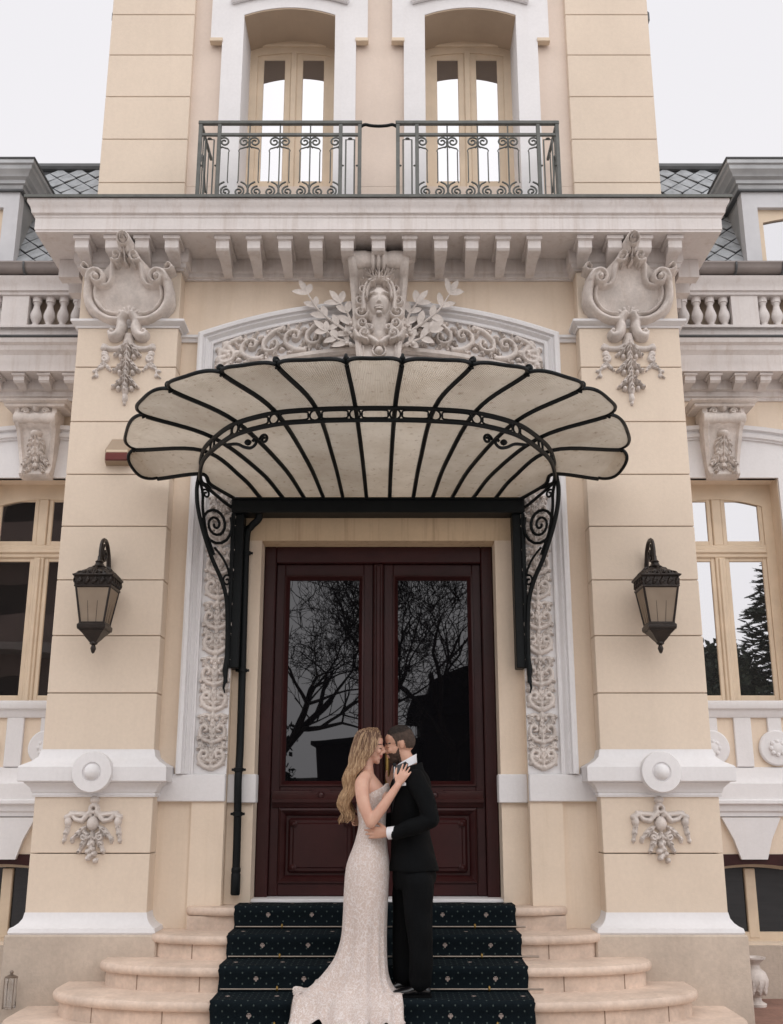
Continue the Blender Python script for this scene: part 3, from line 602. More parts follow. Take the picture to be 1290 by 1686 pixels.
# ---- wings either side
for s in (-1, 1):
    X = lambda a, c: sorted((s*a, s*c)); WY = 1.0; wc = 3.175; hw = .525
    b = MB()
    def bx(a, c, y0, y1, z0, z1): p, q = X(a, c); b.box(p, q, y0, y1, z0, z1)
    bx(2.4, wc-hw, WY, WY+.5, 0, 6.4); bx(wc+hw, 6.5, WY, WY+.5, 0, 6.4); bx(wc-hw, wc+hw, WY, WY+.5, 4.455, 6.4); bx(wc-hw, wc+hw, WY, WY+.5, 1.10, 2.40); bx(wc-hw, wc+hw, WY, WY+.5, 0, .42)
    WG = obj('wing_wall', b, M['wall'], MAN)
    b = MB(); bx(2.4, 6.5, WY-.06, WY+.1, 0, .40); obj('wing_plinth', b, M['plinth'], WG)
    b = MB(); p, q = X(2.5, 6.5)
    b.sweep([(0,1.425),(.03,1.43),(.035,1.46),(.055,1.475),(.06,1.52),(.10,1.535),(.10,1.56),(.08,1.57),(.08,1.70),(.07,1.71),(.04,1.76),(.03,1.83),(0,1.84)], [(p,WY),(q,WY)], XY); obj('wing_band', b, M['white'], WG, smooth=35)
    # keystone wedge over the basement window
    b = MB(); b.prism([(s*wc-.11,1.08),(s*wc+.11,1.08),(s*wc+.16,1.24),(s*wc+.25,1.42),(s*wc-.25,1.42),(s*wc-.16,1.24)], WY-.05, WY+.05, EL); obj('wedge_stone', b, M['white'], WG)
    # window
    BW = MB(); p, q = X(wc-hw, wc+hw)
    m, n_ = X(wc-hw-.0, wc+hw+.0)
    at = lambda u: 4.36-.10*(u/hw)**2
    # white lintel field with curved hood mouldings
    lt = [(s*wc-.95+1.9*i/24, 4.93-.14*((i-12)/12)**2) for i in range(25)]
    b = MB(); b.prism([(s*wc-.95,4.455)]+lt+[(s*wc+.95,4.455)], WY-.03, WY+.05, EL); 
    for q2 in (-1, 1): a, c = sorted((s*wc+q2*.53, s*wc+q2*.95)); b.box(a, c, WY-.03, WY+.05, 2.40, 4.455)
    WW = obj('wing_window', b, M['white'], MAN)
    b = MB(); b.sweep([(-.10,WY),(-.10,WY-.05),(-.085,WY-.05),(-.08,WY-.075),(-.05,WY-.085),(-.045,WY-.065),(-.02,WY-.065),(-.015,WY-.10),(.02,WY-.11),(.03,WY)], lt[::-1], EL); obj('hood_moulding', b, M['white'], WW, smooth=35)
    fy = WY+.20
    b = MB(); cc = s*wc
    arch_ = [(cc+hw-.09-2*(hw-.09)*i/16, at(hw-.09-2*(hw-.09)*i/16)-.05) for i in range(17)]
    b.prism([(cc-hw,2.40),(cc-hw,4.456),(cc+hw,4.456),(cc+hw,2.40),(cc+hw-.09,2.40)]+arch_+[(cc-hw+.09,2.40)], fy, fy+.09, EL); obj('window_frame', b, M['cream_wood'], WW)
    b = MB(); b.cbox(cc-hw+.08, cc+hw-.08, fy-.01, fy+.07, 3.745, 3.865, .008); b.cbox(cc-hw+.09, cc+hw-.09, fy-.03, fy+.05, 3.785, 3.825, .008); obj('transom', b, M['cream_wood'], WW)
    b = MB(); b.cbox(cc-.048, cc+.048, fy-.005, fy+.06, 2.40, 3.75, .008); b.cbox(cc-.02, cc+.02, fy-.02, fy+.03, 2.42, 3.74, .008); b.cbox(cc-.045, cc+.045, fy-.004, fy+.06, 3.86, 4.31, .008); obj('mullion', b, M['cream_wood'], WW)
    for q2 in (-1, 1):
        a, c = sorted((cc+q2*.046, cc+q2*(hw-.088)))
        for z0, z1 in ((2.40,3.75),(3.862,4.33)):
            z2 = min(z1, 4.33)
            b = MB(); st = .042
            b.cbox(a, a+st, fy+.012, fy+.055, z0, z1, .006); b.cbox(c-st, c, fy+.012, fy+.055, z0, z1, .006); b.cbox(a+st*.9, c-st*.9, fy+.014, fy+.053, z0, z0+.075 if z0 < 3 else z0+.045, .006); b.cbox(a+st*.9, c-st*.9, fy+.014, fy+.053, z1-.04, z1, .006)
            obj('casement', b, M['cream_wood'], WW)
            b = MB(); b.box(a+.03, c-.03, fy+.03, fy+.036, z0+.02, z1-.01); obj('pane', b, M['g_left' if s < 0 else 'g_right'], WW)
    b = MB(); b.box(cc-hw, cc+hw, fy+.3, fy+.31, .3, 4.5); obj('dark_room', b, M['dark'], WW)
    b = MB(); p, q = X(wc-.80, wc+.80)
    b.sweep([(-.2,2.26),(.03,2.26),(.05,2.29),(.055,2.32),(.09,2.335),(.10,2.36),(.10,2.39),(.06,2.405),(-.2,2.41)], [(p,WY),(q,WY)], XY); obj('window_sill', b, M['white'], WW, smooth=35)
    # apron with roundels
    b = MB()
    for u in (-.56, 0, .56): b.cbox(cc+u-.075, cc+u+.075, WY-.03, WY+.02, 1.84, 2.26, .005)
    for u in (-.28, .28):
        b.lathe([(.15,0),(.152,-.03),(.14,-.04),(.06,-.04),(.055,-.05),(.04,-.06),(0,-.062)], (cc+u, WY-.002, 2.0), 28, 'y'); b.cbox(cc+u-.06, cc+u+.06, WY-.028, WY+.02, 2.10, 2.26, .005)
        for k in range(8): b.lathe([(.02,0),(.018,-.02),(0,-.028)], (cc+u+.055*cos(k*PI/4), WY-.04, 2.0+.055*sin(k*PI/4)), 8, 'y')
    obj('apron', b, M['white'], WW, smooth=35)
    # scrolled console keystone
    b = MB(); kf = smooth_path([(.26,5.08),(.25,5.03),(.27,4.97),(.25,4.91),(.20,4.86),(.17,4.76),(.13,4.62),(.12,4.52),(.15,4.46),(.10,4.43)], 4)
    kw = lambda z: .140+.055*max(0, min(1, (z-4.45)/.55))
    vs = [];
    for d, z in kf:
        h_ = kw(z); vs += [(cc-h_,WY-.02,z),(cc-h_,WY-d,z),(cc-h_*.8,WY-d-.012,z),(cc-h_*.7,WY-d+.015,z),(cc+h_*.7,WY-d+.015,z),(cc+h_*.8,WY-d-.012,z),(cc+h_,WY-d,z),(cc+h_,WY-.02,z)]
    b.add(vs, [(i*8+j, i*8+j+1, (i+1)*8+j+1, (i+1)*8+j) for i in range(len(kf)-1) for j in range(7)]+[tuple(range(8)), tuple(range(len(vs)-8, len(vs)))])
    b.lathe([(.04,-.20),(.055,-.19),(.055,-.09),(.045,-.05),(.055,0),(.045,.05),(.055,.09),(.055,.19),(.04,.20)], (cc, WY-.235, 4.965), 16, 'x')
    b.sweep([(0,5.06),(.10,5.06),(.11,5.075),(.10,5.085),(.13,5.10),(.14,5.12),(0,5.125)], [(cc-.17,WY-.02),(cc-.17,WY-.20),(cc+.17,WY-.20),(cc+.17,WY-.02)], lambda x, y, h: (x, y, h))
    CK = obj('console_keystone', b, M['orn'], WW, smooth=45)
    r = Relief(cc-.17, cc+.17, 4.44, 5.12, .006)
    r.blob(cc, 4.83, .055, .035, .07)
    for k in (-1, 1):
        r.leaf(cc+k*.02, 4.80, R(-90+k*28), .17, .09, .06, 4, curl=-k*.7); r.leaf(cc+k*.03, 4.68, R(-90+k*22), .17, .09, .055, 4, curl=k*.5); r.leaf(cc+k*.04, 4.56, R(-90+k*25), .10, .07, .06, 3)
        r.stroke([(cc+k*a, z) for a, z in spiral(.09,5.03,.035,.008,0,1.3)], .012, .04); r.leaf(cc+k*.02, 5.06, R(90-k*60), .10, .05, .05, 3)
    r.leaf(cc, 4.80, R(-90), .30, .10, .065, 5); r.blob(cc, 5.06, .035, .04, .06)
    dq = lambda z: float(np.interp(z, [p_[1] for p_ in kf][::-1], [p_[0] for p_ in kf][::-1]))-.015
    b = MB(); r.mesh(b, lambda u, v, h: (u, WY-dq(v)-h, v), back=.02); obj('acanthus', b, M['orn'], CK, smooth=60)
    # basement window
    b = MB(); by = WY+.12; ba = [(cc+.43-.86*i/12, 1.01-.05*((i-6)/6)**2) for i in range(13)]
    b.prism([(cc-hw,.42),(cc-hw,1.11),(cc+hw,1.11),(cc+hw,.42)]+[(cc+.43,.42)]+ba+[(cc-.43,.42)], by, by+.07, EL); b.cbox(cc-.045, cc+.045, by-.005, by+.06, .44, 1.0, .006); b.box(cc-.5, cc+.5, by+.0, by+.065, .42, .49)
    BWn = obj('basement_window', b, M['cream_wood'], MAN)
    for u in (-1, 1): b = MB(); a, c = sorted((cc+u*.03, cc+u*.44)); b.box(a, c, by+.03, by+.036, .46, 1.02); obj('pane', b, M['g_base'], BWn)
    b = MB(); b.prism([(cc-hw-.02,1.12),(cc-hw-.02,1.0)]+[(cc-.47+.94*i/12, 1.04-.06*((i-6)/6)**2) for i in range(13)]+[(cc+hw+.02,1.0),(cc+hw+.02,1.12)], WY-.01, WY+.12, EL); obj('arch_head', b, M['maroon'], BWn)
    # wing cornice with dentils
    p, q = X(2.3, 6.5)
    b = MB(); b.sweep([(-.1,5.22),(.02,5.22),(.03,5.25),(.05,5.255),(.05,5.30),(.09,5.31),(.09,5.405),(.30,5.408),(.30,5.412),(.305,5.48),(.31,5.49),(.315,5.56),(.33,5.58),(.35,5.60),(.36,5.64),(.39,5.66),(.40,5.70),(-.1,5.71)], [(p,WY),(q,WY)], XY); WCO = obj('wing_cornice', b, M['corn'], MAN, smooth=30)
    b = MB(); b.sweep([(.2,5.712),(.41,5.706),(.415,5.722),(.2,5.74)], [(p,WY),(q,WY)], XY); obj('cornice_flashing', b, M['zinc_dark'], WCO)
    den = modillion(.17, .10)
    den.v = [(x, y, z*.62) for x, y, z in den.v]; dm = den.mesh('dentil', M['corn'], 35)
    for k in range(6): obj('dentil', dm, None, WCO, loc=(s*(2.66+.235*k), WY-.092, 5.403))
    # balustrade
    b = MB(); bx(2.3, 6.5, .84, .99, 5.715, 5.90); bx(2.3, 6.5, .80, .999, 5.90, 5.925); BA = obj('balustrade', b, M['corn'], MAN)
    b = MB(); bx(3.37, 3.625, .83, .998, 5.925, 6.245); obj('pedestal', b, M['corn'], BA)
    b = MB(); b.sweep([(-.1,6.245),(.015,6.245),(.02,6.27),(.04,6.28),(.045,6.33),(.07,6.36),(.09,6.41),(-.1,6.42)], [(p,.83),(q,.83)], XY); obj('top_rail', b, M['corn'], BA, smooth=35)
    bal = MB(); bal.lathe([(.045,0),(.045,.03),(.03,.035),(.028,.05),(.034,.06),(.052,.10),(.056,.13),(.048,.165),(.033,.205),(.028,.24),(.034,.25),(.034,.262),(.045,.268),(.045,.32)], (0,0,0), 16); bmh = bal.mesh('baluster', M['corn'], 40)
    for x in (2.66, 2.79, 2.92, 3.05, 3.18, 3.31, 3.69, 3.82, 3.95): obj('baluster', bmh, None, BA, loc=(s*x, .89, 5.925))
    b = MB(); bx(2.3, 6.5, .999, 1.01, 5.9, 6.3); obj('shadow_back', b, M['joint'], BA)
    # gutter and mansard
    b = MB(); pr = [(.0+.075*cos(a), 6.505+.075*sin(a)) for a in [R(t) for t in range(180, 361, 20)]]+[(.085,6.515),(.085,6.53),(.06,6.53)]+[(.055*cos(a), 6.51+.055*sin(a)) for a in [R(t) for t in range(340, 199, -28)]]
    b.sweep([(o, z) for o, z in pr], [(p,.76),(q,.76)], XY); bx(2.3, 6.5, .83, 1.2, 6.42, 6.52)
    b2 = MB()
    y0, z0, y1, z1 = .93, 6.5, 1.90, 8.32
    b2.prism([(y0,z0),(y1,z1),(4,z1),(4,z0)], *X(2.2, 6.5), lambda u, v, h: (h, u, v)); MR = obj('mansard_roof', b2, M['slate_gap'], MAN)
    obj('gutter', b, M['gutter'], MR, smooth=40)
    for xx in (2.95, 3.40, 3.85): b = MB(); b.tube([(s*xx,.76+.085*cos(R(t)),6.505+.085*sin(R(t))) for t in range(170, 371, 20)], .012, 6); obj('gutter_clip', b, M['zinc_dark'], MR)
    b = MB(); b.tube([(s*2.2,1.88,8.33),(s*6.5,1.88,8.33)], .05, 10); obj('ridge_roll', b, M['zinc_dark'], MR)
    dl = Vector((0, y1-y0, z1-z0)); LL = dl.length; dl.normalize(); nl = Vector((0, -dl.z, dl.y)); dgn = .105
    sm = MB(); A_ = Vector((1,0,0))
    c_ = [A_*-dgn*.93, dl*-dgn*.93-nl*-.012, A_*dgn*.93, dl*dgn*.93]
    sm.add([v+nl*.006 for v in c_]+[v+nl*.018 for v in c_], [(0,1,2,3),(4,7,6,5),(0,4,5,1),(1,5,6,2),(2,6,7,3),(3,7,4,0)]); sme = sm.mesh('slate', M['slate'])
    nr = int(LL/dgn)
    for i in range(nr):
        for k in range(7):
            x = 2.50+dgn*2*k+(dgn if i % 2 else 0); t = dgn*(i+.5); pt = Vector((s*x, y0, z0))+dl*t
            if x < 3.75: obj('slate', sme, None, MR, loc=tuple(pt+nl*(.002*((i*7+k*3) % 4))))
    # dormer
    b = MB(); dy = .95; d0, d1 = 3.61, 5.16; dc = (d0+d1)/2
    for a, c, z0_, z1_ in ((d0, d0+.15, 6.53, 7.46), (d1-.15, d1, 6.53, 7.46), (d0+.15, d1-.15, 7.27, 7.46), (d0+.15, d1-.15, 6.53, 6.6)): p_, q_ = X(a, c); b.box(p_, q_, dy, dy+.12, z0_, z1_)
    DM = obj('dormer', b, M['dwhite'], MAN)
    for a, c in ((d0+.01, d0+.04), (d1-.04, d1-.01)): b = MB(); bx(a, c, dy+.121, 2.6, 6.4, 7.455); obj('cheek', b, M['zinc'], DM)
    b = MB(); rp = [(s*(d0), 2.4),(s*d0, dy),(s*d1, dy),(s*d1, 2.4)]; rp = rp if s > 0 else rp[::-1]
    b.sweep([(-.1,7.462),(.03,7.462),(.04,7.50),(.06,7.505),(.065,7.54),(.10,7.56),(.11,7.59),(.14,7.62),(.145,7.66),(.165,7.67),(.165,7.71),(-.4,7.79)], rp, XY); obj('dormer_cornice', b, M['zinc'], DM, smooth=30)
    b = MB(); b.sweep([(.05,7.718),(.172,7.712),(.178,7.728),(.05,7.74)], rp, XY); b.sweep([(-.02,7.44),(.035,7.44),(.035,7.458),(-.02,7.458)], rp, XY); obj('dormer_flashing', b, M['zinc_dark'], DM)
    b = MB(); c0, c1 = X(d0+.15, d1-.15); aa = [(c1-.06-(c1-c0-.12)*i/10, 7.20-.07*((i-5)/5)**2) for i in range(11)]
    b.prism([(c0,6.5),(c0,7.30),(c1,7.30),(c1,6.5),(c1-.06,6.5)]+aa+[(c0+.06,6.5)], dy+.05, dy+.10, EL); obj('window_frame', b, M['cream_wood'], DM)
    b = MB(); b.box(c0, c1, dy+.08, dy+.085, 6.5, 7.30); obj('pane', b, M['g_up'], DM)
# ================================================================== stone steps
def step_plan(a, f, ye, yb, n=14):
    """half plan: straight front, elliptical corner, straight back to the wall"""
    xs = 1.02; pts = [(xs+(a-xs)*sin(R(90*i/n)), ye+(f-ye)*cos(R(90*i/n))) for i in range(n+1)]
    right = pts+[(a, yb)]
    return [(-x, y) for x, y in right[::-1]]+right
STEPS = [(1.425, -.15, -.02, .11, .80), (1.672, -.47, -.17, .0, .64), (1.935, -.79, -.42, -.29, .48), (2.205, -1.11, -.55, -.29, .32), (2.48, -1.43, -.70, -.29, .16)]
ST = thing('stone_steps', 'curved beige limestone steps rising to the maroon double door', 'steps', (0, -.5, 0))
for i, (a, f, ye, yb, z) in enumerate(STEPS):
    pl = step_plan(a, f, ye, yb); ins = step_plan(a-.045, f+.045, ye, yb)
    b = MB(); n = len(ins)
    b.prism(ins, z-.17, z-.055, lambda x, y, h: (x, y, h))
    # bullnose tread slab
    prof = [(0.0,-.062),(-.03,-.060),(-.008,-.052),(.0,-.035),(-.002,-.018),(-.012,-.006),(-.03,0)]
    path = pl; k = len(prof)
    ctr = (0, .1)
    q = MB(); nn = len(path); vs = []
    for j, (x, y) in enumerate(path):
        p0 = path[max(0, j-1)]; p1 = path[min(nn-1, j+1)]; tx, ty = p1[0]-p0[0], p1[1]-p0[1]; l_ = math.hypot(tx, ty); nx, ny = ty/l_, -tx/l_
        if j in (0, nn-1): nx, ny = (-1, 0) if j == 0 else (1, 0)
        for o, h in ((-.10,-.062),(-.012,-.060),(-.003,-.048),(.0,-.033),(-.003,-.017),(-.012,-.005),(-.028,0)): vs.append((x+nx*o, y+ny*o, z+h))
    k = 7; fs = [(j*k+c, j*k+c+1, (j+1)*k+c+1, (j+1)*k+c) for j in range(nn-1) for c in range(k-1)]
    fs.append(tuple(j*k+k-1 for j in range(nn)))
    q.add(vs, fs)
    so_ = obj('step', b, M['step'], ST, smooth=35); obj('tread', q, M['step'], so_, smooth=35)
    for x in {1: (-1.30, 1.22), 2: (-1.62, -1.18, 1.27, 1.70), 3: (-1.85, -1.36, 1.48, 1.93), 4: (-2.1, 2.0)}.get(i, ()):
        y = float(np.interp(abs(x), [p[0] for p in ins if p[0] > .9], [p[1] for p in ins if p[0] > .9])); j_ = MB(); j_.box(x-.003, x+.003, y-.0025, y+.03, z-.158, z-.062); obj('joint', j_, M['joint_dark'], so_)
b = MB(); b.box(-1.40, 1.40, -.1, .5, -.05, .735); obj('core', b, M['step'], ST)

# ================================================================== stair carpet (one runner following the steps)
def carpet_mat():
    m = bpy.data.materials.new('dark green patterned carpet'); m.use_nodes = True; n = m.node_tree.nodes; l = m.node_tree.links; b = n['Principled BSDF']
    b.inputs['Roughness'].default_value = .95; b.inputs['Specular IOR Level'].default_value = .1
    uv = n.new('ShaderNodeUVMap'); sp = n.new('ShaderNodeSeparateXYZ'); l.new(uv.outputs[0], sp.inputs[0])
    def mth(op, a, c=None, d=None):
        q = n.new('ShaderNodeMath'); q.operation = op
        for i, v in enumerate((a, c, d)):
            if v is None: continue
            if isinstance(v, (int, float)): q.inputs[i].default_value = v
            else: l.new(v, q.inputs[i])
        return q.outputs[0]
    U, Vv = sp.outputs[0], sp.outputs[1]
    def cell(v, p, off): return mth('SUBTRACT', mth('MODULO', mth('ADD', v, off+100*p), p), p/2)
    def ell(cu, cv, ou, ov, ru, rv):
        a = mth('DIVIDE', mth('SUBTRACT', cu, ou), ru); c = mth('DIVIDE', mth('SUBTRACT', cv, ov), rv)
        return mth('LESS_THAN', mth('ADD', mth('MULTIPLY', a, a), mth('MULTIPLY', c, c)), 1.0)
    def fleur(pu, pv, ou, ov, k):
        cu, cv = cell(U, pu, ou), cell(Vv, pv, ov); r = ell(cu, cv, 0, .004*k, .0085*k, .017*k)
        for q in (-1, 1): r = mth('MAXIMUM', r, ell(cu, cv, q*.013*k, -.002*k, .006*k, .010*k))
        r = mth('MAXIMUM', r, ell(cu, cv, 0, -.017*k, .012*k, .0035*k)); return r
    big = mth('MAXIMUM', fleur(.32, .48, .07, .14, .82), fleur(.32, .48, .23, .38, .82))
    sc = n.new('ShaderNodeTexNoise'); sc.inputs['Scale'].default_value = 3
    dots = None
    for ou, ov in ((.0, .0), (.04, .035)):
        e = ell(cell(U, .08, ou), cell(Vv, .07, ov), 0, 0, .005, .006); dots = e if dots is None else mth('MAXIMUM', dots, e)
    fz = n.new('ShaderNodeTexNoise'); fz.inputs['Scale'].default_value = 260; fz.inputs['Detail'].default_value = 2
    g_ = n.new('ShaderNodeNewGeometry'); l.new(g_.outputs['Position'], fz.inputs['Vector'])
    base = n.new('ShaderNodeMix'); base.data_type = 'RGBA'; l.new(fz.outputs['Fac'], base.inputs[0]); base.inputs[6].default_value = (.002, .004, .006, 1); base.inputs[7].default_value = (.009, .015, .019, 1)
    m1 = n.new('ShaderNodeMix'); m1.data_type = 'RGBA'; l.new(dots, m1.inputs[0]); l.new(base.outputs[2], m1.inputs[6]); m1.inputs[7].default_value = (.065, .085, .08, 1)
    m2 = n.new('ShaderNodeMix'); m2.data_type = 'RGBA'; l.new(big, m2.inputs[0]); l.new(m1.outputs[2], m2.inputs[6]); m2.inputs[7].default_value = (.36, .29, .26, 1)
    l.new(m2.outputs[2], b.inputs['Base Color'])
    bp = n.new('ShaderNodeBump'); bp.inputs['Strength'].default_value = .5; bp.inputs['Distance'].default_value = .006; l.new(fz.outputs['Fac'], bp.inputs['Height']); l.new(bp.outputs[0], b.inputs['Normal'])
    return m
prof = [(.125, .812)]
FR = [(s_[1], s_[4]) for s_ in STEPS]
for i, (f, z) in enumerate(FR):
    t = .013; f2 = f-t; z2 = z+t
    prof += [(f2+.05, z2)]+[(f2+.028-.028*sin(R(a)), z2-.028+.028*cos(R(a))) for a in (22, 45, 68, 90)]+[(f2+.004, z2-.055), (f2+.010, z2-.075)]
    zn = (FR[i+1][1] if i < 4 else 0)+t
    prof += [(f2+.012, zn+.03), (f2+.005, zn+.006), (f2-.01, zn)]
nx = 40; vs = []; uvs = []; acc = 0; accs = []
for i, p in enumerate(prof):
    if i: acc += math.dist(p, prof[i-1])
    accs.append(acc)
X0, X1 = -1.045, 1.022
for i, (y, z) in enumerate(prof):
    for j in range(nx+1):
        x = X0+(X1-X0)*j/nx; e = .004*sin(i*1.7) if j in (0, nx) else 0
        vs.append((x+e, y+.0015*sin(x*9+i), z+.0012*sin(x*13+i*2))); uvs.append((x-X0, accs[i]))
me = bpy.data.meshes.new('stair_carpet'); fs = [(i*(nx+1)+j, i*(nx+1)+j+1, (i+1)*(nx+1)+j+1, (i+1)*(nx+1)+j) for i in range(len(prof)-1) for j in range(nx)]
me.from_pydata(vs, [], fs); ul = me.uv_layers.new(name='UVMap')
for lp in me.loops: ul.data[lp.index].uv = uvs[lp.vertex_index]
me.materials.append(carpet_mat()); me.shade_smooth(); me.set_sharp_from_angle(angle=R(60))
ca = bpy.data.objects.new('stair_carpet', me); COL.objects.link(ca)
md = ca.modifiers.new('thick', 'SOLIDIFY'); md.thickness = .012; md.offset = 1
tag(ca, 'black green carpet runner with small pale motifs laid down the steps', 'carpet')
place = ['top', 'second', 'third', 'lowest visible']
for i in range(4):
    f, z = FR[i]; zn = FR[i+1][1]+.013
    t = thing('stair_rod', f'{["uppermost", "second from the door", "third from the door", "lowest"][i]} thin metal rod pinning the dark carpet to the steps', 'stair rod', (0, f, zn), 'stair rods')
    b = MB(); b.tube([(-1.03, f-.022, zn+.016), (1.03+[.06,.11,.09,.05][i], f-.022, zn+.016)], .0065, 8); obj('rod', b, M['steel'], t, smooth=50)
    for x in (-.69+.02*i, .72+.02*i): b = MB(); b.cbox(x-.008, x+.008, f-.030, f-.010, zn+.004, zn+.026, .003); b.lathe([(.010,0),(.007,.008),(.0,.013)], (x, f-.02, zn+.026), 8); obj('bracket', b, M['brass'], t, smooth=50)

# ================================================================== glass canopy
def canopy_glass():
    m = bpy.data.materials.new('dusty ribbed canopy glass'); m.use_nodes = True; n = m.node_tree.nodes; l = m.node_tree.links; n.clear()
    ge = n.new('ShaderNodeNewGeometry')
    nz = n.new('ShaderNodeTexNoise'); nz.inputs['Scale'].default_value = 2.6; nz.inputs['Detail'].default_value = 7; nz.inputs['Roughness'].default_value = .65; l.new(ge.outputs['Position'], nz.inputs['Vector'])
    n2 = n.new('ShaderNodeTexNoise'); n2.inputs['Scale'].default_value = 26; n2.inputs['Detail'].default_value = 5; l.new(ge.outputs['Position'], n2.inputs['Vector'])
    r1 = n.new('ShaderNodeMapRange'); r1.inputs[1].default_value = .38; r1.inputs[2].default_value = .70; l.new(nz.outputs['Fac'], r1.inputs[0])
    r2 = n.new('ShaderNodeMapRange'); r2.inputs[1].default_value = .60; r2.inputs[2].default_value = .74; r2.inputs[4].default_value = .7; l.new(n2.outputs['Fac'], r2.inputs[0])
    c1 = n.new('ShaderNodeMix'); c1.data_type = 'RGBA'; l.new(r1.outputs[0], c1.inputs[0]); c1.inputs[6].default_value = (.60, .535, .45, 1); c1.inputs[7].default_value = (.46, .39, .31, 1)
    c2 = n.new('ShaderNodeMix'); c2.data_type = 'RGBA'; l.new(r2.outputs[0], c2.inputs[0]); l.new(c1.outputs[2], c2.inputs[6]); c2.inputs[7].default_value = (.30, .23, .17, 1)
    oi = n.new('ShaderNodeObjectInfo'); rv = n.new('ShaderNodeMapRange'); rv.inputs[3].default_value = .80; rv.inputs[4].default_value = 1.12; l.new(oi.outputs['Random'], rv.inputs[0]); c3 = n.new('ShaderNodeVectorMath'); c3.operation = 'SCALE'; l.new(c2.outputs[2], c3.inputs[0]); l.new(rv.outputs[0], c3.inputs['Scale'])
    tr = n.new('ShaderNodeBsdfTranslucent'); l.new(c3.outputs[0], tr.inputs[0]); df = n.new('ShaderNodeBsdfDiffuse'); l.new(c3.outputs[0], df.inputs[0])
    gl = n.new('ShaderNodeBsdfGlossy'); gl.inputs['Roughness'].default_value = .25
    w = n.new('ShaderNodeUVMap'); wv = n.new('ShaderNodeTexWave'); wv.wave_type = 'BANDS'; wv.bands_direction = 'X'; wv.inputs['Scale'].default_value = 9; l.new(w.outputs[0], wv.inputs['Vector'])
    bp = n.new('ShaderNodeBump'); bp.inputs['Strength'].default_value = .8; bp.inputs['Distance'].default_value = .01; l.new(wv.outputs['Fac'], bp.inputs['Height'])
    for q in (tr, df, gl): l.new(bp.outputs[0], q.inputs['Normal'])
    m1 = n.new('ShaderNodeMixShader'); m1.inputs[0].default_value = .30; l.new(tr.outputs[0], m1.inputs[1]); l.new(df.outputs[0], m1.inputs[2])
    m2 = n.new('ShaderNodeMixShader'); m2.inputs[0].default_value = .05; l.new(m1.outputs[0], m2.inputs[1]); l.new(gl.outputs[0], m2.inputs[2])
    o = n.new('ShaderNodeOutputMaterial'); l.new(m2.outputs[0], o.inputs[0]); return m
CG = canopy_glass()
CN = thing('glass_canopy', 'fan shaped glass and black iron canopy over the entrance door', 'canopy', (0, -.05, 3.9))
BX = [.095, .288, .447, .605, .78, .965]
TX = [(.176,-2.15),(.615,-2.11),(.985,-1.99),(1.375,-1.71),(1.665,-1.225),(1.915,-.47)]
RX = [(.135,-1.742),(.405,-1.72),(.69,-1.65),(.985,-1.44),(1.20,-1.10),(1.325,-.80)]
ZT = 4.24; ZR = 4.125
def rib(i, s):
    b0 = np.array((s*BX[i], -.08, 3.955)); r0 = np.array((s*RX[i][0], RX[i][1], ZR)); t0 = np.array((s*TX[i][0], TX[i][1], ZT))
    # leave the beam square to the wall, then swing out
    m0 = np.array((s*(BX[i]+(RX[i][0]-BX[i])*.32), -.08+(RX[i][1]+.08)*.45, 4.035))
    return smooth_path([b0, m0, r0, t0], 7)
ribs = [rib(i, -1) for i in range(5, -1, -1)]+[rib(i, 1) for i in range(6)]
def edge(s):
    return smooth_path([np.array((s*1.185,-.08,3.955)), np.array((s*1.35,-.25,4.02)), np.array((s*1.41,-.36,4.075)), np.array((s*1.78,-.255,4.065))], 7)
lines = [edge(-1)]+ribs+[edge(1)]
for rb_ in ribs:
    b = MB(); b.tube(rb_, .017, 6); obj('rib', b, M['iron'], CN, smooth=60)
    p = rb_[-1]; d = Vector(p)-Vector(rb_[-3]); d.z = 0; d.normalize(); b = MB()
    c = Vector(p)+d*.03+Vector((0,0,.035)); b.tube([c+d*(q[0])+Vector((0,0,q[1])) for q in spiral(0,0,.045,.008,-90,-1.35)], .0095, 6); b.lathe([(0,-.02),(.018,-.012),(.022,0),(.016,.014),(0,.02)], tuple(c), 8); obj('tip_scroll', b, M['iron'], CN, smooth=60)
